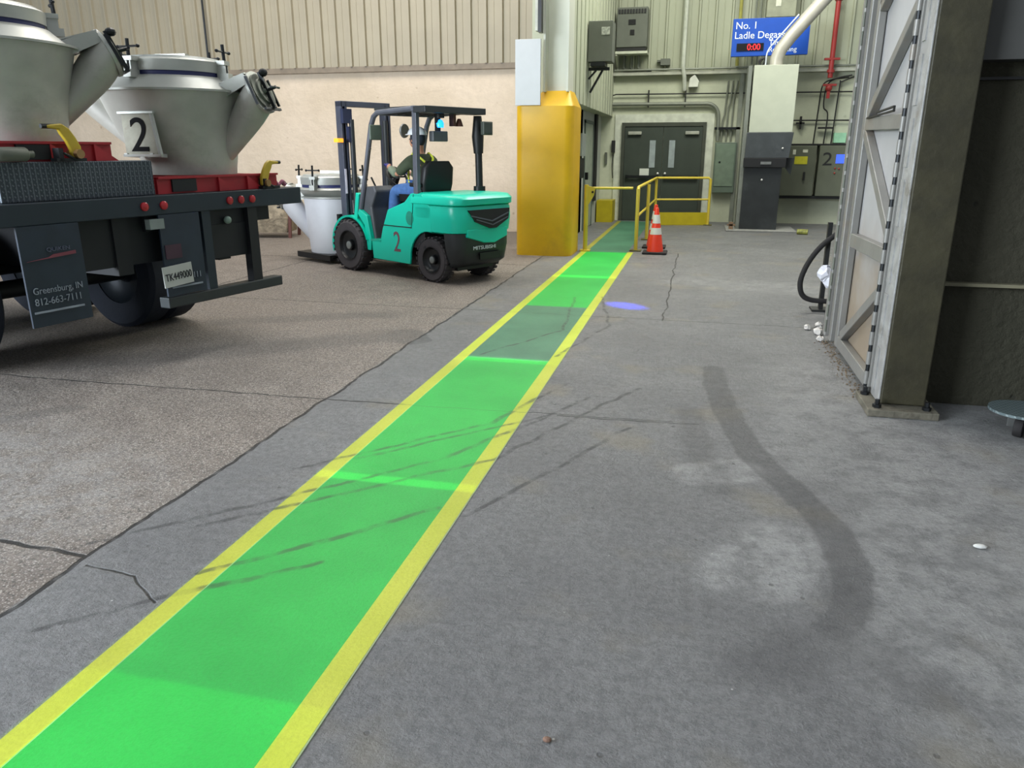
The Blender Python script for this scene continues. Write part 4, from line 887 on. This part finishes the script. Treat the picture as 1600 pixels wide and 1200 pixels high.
text('unit_number', '2', .36, mat('maroon_number_paint', (112, 72, 80), .6), bo, face_M((.67, .503, .33), (-1, 0, 0), (0, 0, 1)), sx=.85, ext=.001)
obj('chassis', B().box(-.3, 1.9, -.30, .30, .15, .45), M_blk2, fk)
# fenders front
for s in (-1, 1):
    fend = B(); RR = []
    for a in range(165, -16, -12):
        c_, s_ = math.cos(R(a)), math.sin(R(a)); RR.append([(1.58+r_*c_, s*w_, .33+r_*s_) for r_, w_ in ((.375, .30), (.375, .52), (.40, .53), (.40, .30))])
    fend.rings(RR)
    obj('front_fender', fend, M_teal, fk, smooth=True)
for ya_ in (.44, -.50): obj('fender_apron', B().prism([(1.15, .30), (1.22, .30), (1.26, .62), (1.40, .76), (1.36, .82), (1.20, .74), (1.13, .44)], ya_, ya_+.06), M_teal, fk, bevel=.006)
obj('front_cowl', B().prism([(1.10, .42), (1.38, .42), (1.46, .80), (1.34, 1.10), (1.10, 1.12), (1.06, 1.05), (1.17, .85)], -.44, .44), mat('grey_cowl', (84, 86, 90), .5), fk, smooth=False, bevel=.02)
for ya_ in (.46, -.46): obj('front_post_shroud', B().bar((1.45, ya_, .70), (1.38, ya_, 1.02), .08, .07), M_teal, fk, bevel=.006)
# wheels
def fwheel(x, y, r, w_, s):
    b = B(); b.lathe([(r*.56, -w_/2+.015), (r*.90, -w_/2), (r*.985, -w_/2+.03), (r, 0), (r*.985, w_/2-.03), (r*.90, w_/2), (r*.56, w_/2-.015)], (0, 0, 0), (0, 1, 0), 44, caps=False)
    for k in range(26):
        a = 2*PI*k/26
        for sd in (-1, 1):
            a2 = a+(PI/26 if sd > 0 else 0); M_ = Matrix.Rotation(a2, 4, 'Y') @ Matrix.Translation((0, sd*w_*.30, r*.985))
            b.box(-.018, .018, -w_*.18, w_*.18, -.004, .012, M_)
    o = obj('tyre', b, M_rub, fk); o.location = (x, y, r)
    for p in o.data.polygons: p.use_smooth = False
    rim = obj('rim', B().lathe([(r*.60, 0), (r*.57, .0), (r*.52, -.04), (r*.40, -.06), (r*.22, -.06), (r*.20, -.02), (r*.10, -.015)], (0, s*(w_/2-.005), 0), (0, s, 0), 30, caps=False), mat('black_rim', (26, 28, 30), .35, .2), o, smooth=True)
    obj('hub', B().lathe([(r*.17, -.02), (r*.15, .015), (r*.05, .02)], (0, s*(w_/2-.03), 0), (0, s, 0), 16), mat('silver_hub', (150, 156, 154), .35, .6), rim, smooth=True)
fwheel(1.58, .46, .335, .20, 1); fwheel(1.58, -.46, .335, .20, -1); fwheel(0, .385, .272, .165, 1); fwheel(0, -.385, .272, .165, -1)
# overhead guard
og = B()
for s in (-1, 1):
    y_ = s*.46
    og.bar((.22, y_, 1.02), (.20, y_, 2.03), .055, .075, (1, 0, 0)) if s > 0 else None
    og.tube([(1.38, y_, .78), (1.22, y_, 1.3), (1.06, y_, 1.86), (1.0, y_, 1.96), (.92, y_, 2.005), (.20, y_, 2.03)], .034, 8)
og.bar((.20, -.46, 2.03), (.20, .50, 2.03), .07, .06)
og.bar((.95, -.46, 2.0), (.95, .46, 2.0), .06, .05)
obj('overhead_guard', og, M_fg, fk, bevel=.005)
obj('roof_panel', B().box(.18, .97, -.47, .47, 2.03, 2.06), M_fb, fk)
rb = B()
for i in range(7): rb.bar((.22, -.38+i*.127, 2.02), (.95, -.38+i*.127, 2.0), .03, .03)
obj('roof_bars', rb, M_fb, fk)
obj('rear_rail', B().box(-.02, .20, -.50, .50, 1.98, 2.055), M_fb, fk, bevel=.006)
ex = obj('exhaust_stack', B().tube([(.06, -.45, 1.06), (.06, -.45, 1.12)], .075, 14).tube([(.06, -.45, 1.1), (.08, -.46, 1.55)], .045, 12).tube([(.08, -.46, 1.52), (.09, -.46, 1.72), (.09, -.46, 1.97)], [.06, .075, .05], 12), M_blk2, fk, smooth=True)
rl1 = obj('work_lamp', B().box(-.10, -.04, -.54, -.38, 1.74, 1.90), mat('olive_lamp_housing', (72, 76, 68), .5), fk, bevel=.01)
obj('lamp_lens', B().box(-.106, -.10, -.52, -.40, 1.76, 1.88), mat('dark_glass', (60, 66, 60), .2), rl1)
rl2 = obj('work_lamp', B().box(.12, .20, .02, .26, 1.66, 1.78), mat('grey_lamp_housing', (84, 88, 92), .5), fk, bevel=.01)
obj('lamp_bracket', B().bar((.16, .15, 1.78), (.16, .15, 2.0), .05, .05), M_blk2, rl2)
bc = obj('blue_beacon', B().lathe([(.045, 0), (.048, .05), (.03, .085), (.005, .095)], (.14, .13, 1.82), n=16), mat('glowing_blue_lens', (30, 150, 255), .2, 0, 0, emit=2.2), fk, smooth=True)
obj('beacon_cap', B().lathe([(.055, 0), (.055, .05)], (.14, .13, 1.93), n=16), M_blk2, bc, smooth=True)
al = obj('alarm_bell', B().lathe([(.05, 0), (.035, .05), (.02, .09)], (.12, -.17, 1.84), n=14).box(.10, .18, -.10, -.06, 1.84, 1.98), mat('rusty_brown_alarm', (96, 58, 46), .6), fk, smooth=True)
# mirrors
mr = obj('mirror', B().box(.90, .93, .42, .60, 1.68, 1.86), mat('olive_mirror_back', (92, 104, 92), .5), fk, bevel=.012)
obj('mirror', B().lathe([(.085, 0), (.09, .02), (.06, .05), (.01, .06)], (.98, -.02, 1.80), (1, .2, 0), 20), mat('grey_mirror_back', (120, 122, 120), .4), fk, smooth=True)
obj('grab_handle', B().tube([(1.06, .49, 1.58), (1.0, .55, 1.56), (1.10, .55, 1.20), (1.16, .49, 1.20)], .013, 8), M_blk2, fk, smooth=True)
# mast
M_ms = mat('blue_grey_mast_steel', (84, 88, 102), .4, .4, .1)
mb = B()
for s in (-1, 1):
    y_ = s*.36
    mb.box(1.76, 1.88, y_-.05, y_-.02, .08, 2.17).box(1.76, 1.88, y_+.02, y_+.05, .08, 2.17).box(1.80, 1.84, y_-.02, y_+.02, .08, 2.17)
mb.box(1.76, 1.88, -.41, .41, 2.11, 2.18).box(1.86, 1.90, -.36, .36, .9, 1.0).box(1.86, 1.90, -.36, .36, .35, .45)
ms = obj('mast', mb, M_ms, fk, bevel=.004)
obj('lift_cylinder', B().tube([(1.72, .28, .2), (1.72, .28, 1.95)], .035, 12), M_fb, fk, smooth=True); obj('lift_cylinder', B().tube([(1.72, -.28, .2), (1.72, -.28, 1.95)], .035, 12), M_fb, fk, smooth=True)
obj('mast_block', B().box(1.70, 1.76, .28, .42, 1.90, 2.08).box(1.70, 1.76, .26, .34, 1.66, 1.86), mat('dark_blue_block', (36, 44, 72), .5), ms)
obj('amber_lamp', B().box(1.70, 1.80, .44, .52, 1.66, 1.71), mat('amber_glow', (255, 150, 40), .4, 0, 0, emit=1.5), ms)
obj('reflector_strip', B().box(1.752, 1.758, .38, .41, 1.0, 1.32), mat('pale_strip', (225, 220, 235), .4), ms)
cg = obj('fork_carriage', B().box(1.90, 1.95, -.45, .45, .62, .72).box(1.90, 1.95, -.45, .45, .18, .26).box(1.90, 1.95, .30, .38, .18, .72).box(1.90, 1.95, -.38, -.30, .18, .72), M_blk2, fk)
for y_ in (-.28, .28): obj('fork', B().prism([(1.95, .60), (1.99, .60), (1.99, .09), (3.0, .05), (3.0, .035), (1.95, .035)], y_-.055, y_+.055), M_blk2, fk)
# cab fittings
st = obj('seat', B().rings([[(x, y, .93) for x, y in oct_plan(.38, .86, -.24, .24, .06)], [(x, y, 1.02) for x, y in oct_plan(.38, .88, -.25, .25, .07)]]), M_blk2, fk, smooth=True, auto=50)
obj('backrest', B().rings([[(x+dx, y, z) for x, y in oct_plan(.32, .44, -w_, w_, .05)] for w_, z, dx in ((.22, 1.0, .02), (.25, 1.15, 0), (.24, 1.35, -.03), (.17, 1.43, -.03))]), M_blk2, st, smooth=True, auto=50)
obj('armrest', B().box(.36, .56, .25, .30, 1.12, 1.17), M_blk2, st, bevel=.015)
obj('seat_hinge', B().lathe([(.035, 0), (.035, .03)], (.42, .245, 1.06), (0, 1, 0), 16), mat('dull_steel', (130, 132, 130), .4, .6), st, smooth=True)
sw_ = obj('steering_wheel', B().tube([(1.16+.15*math.cos(2*PI*k/24)*.6, .15*math.sin(2*PI*k/24), 1.22+.15*math.cos(2*PI*k/24)*.8) for k in range(25)], .016, 8).bar((1.16, 0, 1.22), (1.30, 0, 1.0), .06, .06).bar((1.16, -.14, 1.22), (1.16, .14, 1.22), .02, .02), M_blk2, fk, smooth=True)
obj('control_lever', B().tube([(1.18, -.22, 1.08), (1.22, -.24, 1.24)], .012, 8).sphere((1.22, -.24, 1.25), .02, n=8, m=6), M_blk2, fk); obj('control_lever', B().tube([(1.24, .30, 1.10), (1.30, .32, 1.22)], .012, 8), M_blk2, fk)
# blue safety spot thrown on the floor from the rear beacon
bl = bpy.data.lights.new('blue_safety_spot', 'SPOT'); bl.energy = 3600; bl.color = (.0, .03, 1.0); bl.spot_size = R(6.5); bl.spot_blend = .8; bl.shadow_soft_size = .01
bo_ = bpy.data.objects.new('blue_safety_spot', bl); COL.objects.link(bo_)
src = Vector((-2.9, 9.217, 0))+Vector((-.872, .49, 0))*-.06+Vector((.49, .872, 0))*.2+Vector((0, 0, 1.86)); bo_.location = src
bo_.rotation_euler = (Vector((-.66, 7.88, 0))-src).to_track_quat('-Z', 'Y').to_euler()

# ================================================================= DRIVER
def skin(name, verts, edges, radii, m, parent, root=0, sub=2):
    me = bpy.data.meshes.new(name); me.from_pydata([Vector(v) for v in verts], edges, []); me.update()
    o = bpy.data.objects.new(name, me); COL.objects.link(o); o.parent = parent
    md = o.modifiers.new('skin', 'SKIN'); md.use_smooth_shade = True
    for i, r in enumerate(radii):
        v = me.skin_vertices[0].data[i]; v.radius = (r, r) if not isinstance(r, tuple) else r; v.use_root = (i == root)
    s = o.modifiers.new('sub', 'SUBSURF'); s.levels = sub; s.render_levels = sub
    me.materials.append(m); return o
dr = thing('person', 'forklift driver in dark jacket with lime cross straps and white helmet, reaching forward', 'person', (-2.9, 9.217, 0), FRZ)
M_skin = mat('skin', (186, 134, 106), .6, 0, .04); M_jk = mat('dark_olive_jacket', (62, 72, 52), .85, 0, .15, 12)
M_jn = mat('blue_jeans', (74, 112, 168), .85, 0, .15, 20); M_gv = mat('grey_green_sleeve', (116, 128, 108), .85, 0, .12, 14); M_glove = mat('navy_work_glove', (40, 42, 110), .7)
L = {'pelvis': (.62, 0, 1.08), 'waist': (.62, 0, 1.20), 'chest': (.64, 0, 1.36), 'neck': (.68, 0, 1.50), 'head0': (.70, .01, 1.58), 'head1': (.71, .01, 1.70), 'headt': (.70, .01, 1.76),
     'shL': (.65, .19, 1.44), 'elL': (.82, .27, 1.26), 'wrL': (1.04, .21, 1.34), 'pmL': (1.10, .19, 1.37), 'shR': (.65, -.19, 1.44), 'elR': (.86, -.27, 1.24), 'wrR': (1.07, -.16, 1.26), 'pmR': (1.13, -.14, 1.28),
     'hpL': (.64, .10, 1.07), 'knL': (1.04, .14, 1.06), 'anL': (1.08, .15, .56), 'ftL': (1.04, .15, .50), 'toL': (.98+.24, .16, .47), 'hpR': (.64, -.10, 1.07), 'knR': (1.04, -.14, 1.06), 'anR': (1.16, -.15, .56), 'ftR': (1.12, -.15, .50), 'toR': (1.30, -.16, .47)}
def body_mesh(keys, chain, rad, name, m, parent, sub=2):
    idx = {k: i for i, k in enumerate(keys)}
    return skin(name, [L[k] for k in keys], [(idx[a], idx[b_]) for a, b_ in chain], [rad[k] for k in keys], m, parent, 0, sub)
rad = dict(pelvis=(.15, .11), waist=(.14, .11), chest=(.17, .12), neck=.055, head0=.07, head1=.095, headt=.08, shL=.065, elL=.048, wrL=.030, pmL=.036, shR=.065, elR=.048, wrR=.030, pmR=.036,
           hpL=.085, knL=.060, anL=.042, ftL=.045, toL=.035, hpR=.085, knR=.060, anR=.042, ftR=.045, toR=.035)
for _k in ('pelvis', 'waist', 'chest'): rad[_k] = (rad[_k][0]*.78, rad[_k][1]*.78)
for _k in ('shL', 'shR', 'elL', 'elR', 'hpL', 'hpR', 'knL', 'knR'): rad[_k] *= .72
ks = list(L); ch = [('pelvis', 'waist'), ('waist', 'chest'), ('chest', 'neck'), ('neck', 'head0'), ('head0', 'head1'), ('head1', 'headt'), ('chest', 'shL'), ('shL', 'elL'), ('elL', 'wrL'), ('wrL', 'pmL'), ('chest', 'shR'), ('shR', 'elR'), ('elR', 'wrR'), ('wrR', 'pmR'),
      ('pelvis', 'hpL'), ('hpL', 'knL'), ('knL', 'anL'), ('anL', 'ftL'), ('ftL', 'toL'), ('pelvis', 'hpR'), ('hpR', 'knR'), ('knR', 'anR'), ('anR', 'ftR'), ('ftR', 'toR')]
# fingers: five short chains on each palm, curled forward
def add_fingers(side):
    pm, wr_ = Vector(L['pm'+side]), Vector(L['wr'+side]); d = (pm-wr_).normalized(); s = 1 if side == 'L' else -1
    lat = Vector((0, 0, 1)).cross(d).normalized(); dn = d.cross(lat)*-1
    for i, (off, ln) in enumerate(((-.027, .055), (-.010, .065), (.008, .062), (.025, .05))):
        a = pm+d*.03+lat*off; b_ = a+d*ln*.55-Vector((0, 0, .008)); c = b_+d*ln*.2-Vector((0, 0, ln*.55))
        for nm, p in (('a', a), ('b', b_), ('c', c)): k = 'f%s%d%s' % (side, i, nm); L[k] = p; rad[k] = .010; ks.append(k)
        ch.extend([('pm'+side, 'f%s%da' % (side, i)), ('f%s%da' % (side, i), 'f%s%db' % (side, i)), ('f%s%db' % (side, i), 'f%s%dc' % (side, i))])
    a = pm-lat*s*.035+d*.0; b_ = a+d*.035-lat*s*.012-Vector((0, 0, .02))
    for nm, p in (('a', a), ('b', b_)): k = 'ft%s%s' % (side, nm)+'x'; L[k] = p; rad[k] = .011; ks.append(k)
    ch.extend([('pm'+side, 'ft%sax' % side), ('ft%sax' % side, 'ft%sbx' % side)])
add_fingers('L'); add_fingers('R')
bd = body_mesh(ks, ch, rad, 'body', M_skin, dr)
r2 = {k: ((v[0]+.05, v[1]+.045) if isinstance(v, tuple) else v+.034) for k, v in rad.items()}; r2['wrL'] = r2['wrR'] = .042; r2['neck'] = .068
jk = ['waist', 'chest', 'neck', 'shL', 'elL', 'shR', 'elR', 'pelvis']
body_mesh(jk, [('waist', 'chest'), ('chest', 'neck'), ('chest', 'shL'), ('shL', 'elL'), ('chest', 'shR'), ('shR', 'elR'), ('waist', 'pelvis')], r2, 'jacket', M_jk, dr)
for s in 'LR': body_mesh(['el'+s, 'wr'+s], [('el'+s, 'wr'+s)], {'el'+s: .064, 'wr'+s: .046}, 'sleeve', M_gv, dr)
tk = ['pelvis', 'hpL', 'knL', 'anL', 'hpR', 'knR', 'anR']
body_mesh(tk, [('pelvis', 'hpL'), ('hpL', 'knL'), ('knL', 'anL'), ('pelvis', 'hpR'), ('hpR', 'knR'), ('knR', 'anR')], {k: ((r2[k][0]+.004, r2[k][1]+.004) if isinstance(r2[k], tuple) else r2[k]+.01) for k in tk}, 'jeans', M_jn, dr)
for s in 'LR':
    body_mesh(['an'+s, 'ft'+s, 'to'+s], [('an'+s, 'ft'+s), ('ft'+s, 'to'+s)], {'an'+s: .06, 'ft'+s: .06, 'to'+s: .048}, 'boot', M_blk2, dr)
gk = [k for k in ks if k in ('wrL', 'pmL') or k.startswith('fL') or k.startswith('ftLa') or k.startswith('ftLb')]
body_mesh(gk, [(a, b_) for a, b_ in ch if a in gk and b_ in gk], {k: (rad[k]+.006 if not isinstance(rad[k], tuple) else .04) for k in gk}, 'work_glove', M_glove, dr)
gk = [k for k in ks if k in ('wrR', 'pmR') or k.startswith('fR') or k.startswith('ftRa') or k.startswith('ftRb')]
body_mesh(gk, [(a, b_) for a, b_ in ch if a in gk and b_ in gk], {k: (rad[k]+.006 if not isinstance(rad[k], tuple) else .04) for k in gk}, 'work_glove', M_glove, dr)
hx, hy, hz = .715, .01, 1.70
obj('hair', B().sphere((hx-.015, hy, hz+.0), .108, 1, .88, 1.0, 20, 12), mat('dark_navy_hood', (34, 40, 52), .85), dr, smooth=True)
hm = B(); RR = []
for i in range(7):
    a = PI/2*i/6; RR.append([(hx-.005+.135*math.cos(a)*math.cos(2*PI*k/24)+.0, hy+.115*math.cos(a)*math.sin(2*PI*k/24), hz+.05+.10*math.sin(a)) for k in range(24)])
hm.rings(RR); hm.rings([ell(hx+.015, hy, .165, .125, hz+.045, 24), ell(hx+.01, hy, .15, .12, hz+.058, 24)])
obj('helmet', hm, mat('white_helmet', (224, 226, 226), .3, 0, .02), dr, smooth=True)
fc = obj('face', B().sphere((hx+.055, hy, hz-.035), .068, .85, .95, 1.15, 16, 10).sphere((hx+.12, hy, hz-.03), .014, 1, .8, 1.3, 8, 6).sphere((hx+.09, hy, hz-.085), .02, .8, 1.4, .6, 8, 6).sphere((hx, hy+.085, hz-.02), .02, .6, .4, 1.2, 8, 6).sphere((hx, hy-.085, hz-.02), .02, .6, .4, 1.2, 8, 6), M_skin, dr, smooth=True)
obj('eye', B().sphere((hx+.112, hy+.028, hz-.005), .009, n=8, m=6), M_blk2, dr); obj('eye', B().sphere((hx+.112, hy-.028, hz-.005), .009, n=8, m=6), M_blk2, dr)
M_lime = mat('lime_strap', (196, 206, 60), .6)
stp = B()
for s in (-1, 1):
    stp.tube(bez([(.66, s*.13, 1.525), (.545, s*.10, 1.46), (.50, 0, 1.36), (.485, -s*.12, 1.22), (.52, -s*.17, 1.12)], 5), .014, 6)
    stp.tube(bez([(.66, s*.13, 1.525), (.77, s*.11, 1.42), (.80, s*.10, 1.30), (.77, s*.12, 1.16)], 5), .014, 6)
obj('cross_strap', stp, M_lime, dr, smooth=True)

# ================================================================= HOPPER ON THE FORKS, back of the hall
def fl_(x, y, z=0):
    c, s = math.cos(FRZ), math.sin(FRZ); return (-2.9+c*x-s*y, 9.217+s*x+c*y, z)
h3 = hopper('small silver hopper standing in front of the forklift mast', fl_(2.62, .02, .126), YAW+PI-R(8), skew=False, scale=1.12, plate=False, M_st=mat('bay_lit_hopper_steel', (214, 215, 220), .45, .1, .06, 3))  # paler steel than the other hoppers: bright bay light put into its colour
o = tag(obj('hopper_pallet', B().box(-.42, .42, -.42, .42, 0, .03).box(-.42, .42, -.42, -.36, -.05, 0).box(-.42, .42, .36, .42, -.05, 0), M_blk2, org=True), 'dark steel pallet under the hopper carried by the forklift', 'pallet')
o.location = fl_(2.62, .02, .095); o.rotation_euler = (0, 0, FRZ)
cb = thing('slag_bin', 'crusted stone coloured bin on red brown legs behind the trailer', 'bin', (-7.8, 13.1, 0), .2)
b = B().rings([[(x, y, .10) for x, y in oct_plan(-.38, .38, -.3, .3, .05)], [(x, y, .36) for x, y in oct_plan(-.42, .42, -.34, .34, .06)], [(x, y, .62) for x, y in oct_plan(-.36, .30, -.3, .3, .08)]])
obj('bin_body', b, mat('crusted_stone', (150, 138, 118), .95, 0, .3, 9, (96, 84, 68), .7, .8), cb)
for x in (-.38, .38):
    obj('leg', B().bar((x*1.1, -.28, 0), (x*1.25, -.28, .85), .05, .05).bar((x*1.1, .28, 0), (x*1.25, .28, .85), .05, .05), mat('red_brown_steel', (96, 58, 52), .7), cb)
tag(obj('wall_tap', B().box(-11.75, -11.3, 14.86, 14.98, 2.0, 2.05).tube([(-11.5, 14.9, 2.2), (-11.5, 14.9, 1.2)], .012, 6).tube([(-11.42, 14.9, 2.15), (-11.42, 14.9, 1.4)], .012, 6), M_dk), 'small dark bracket with a hanging wire on the cream wall between the hoppers', 'bracket')
pipe('siding_rod', [(-9.95, 14.85, 6.5), (-9.95, 14.85, 3.2)], .02, M_dk, 'thin dark rod running down the beige siding above the hopper marked 2', 'rod')
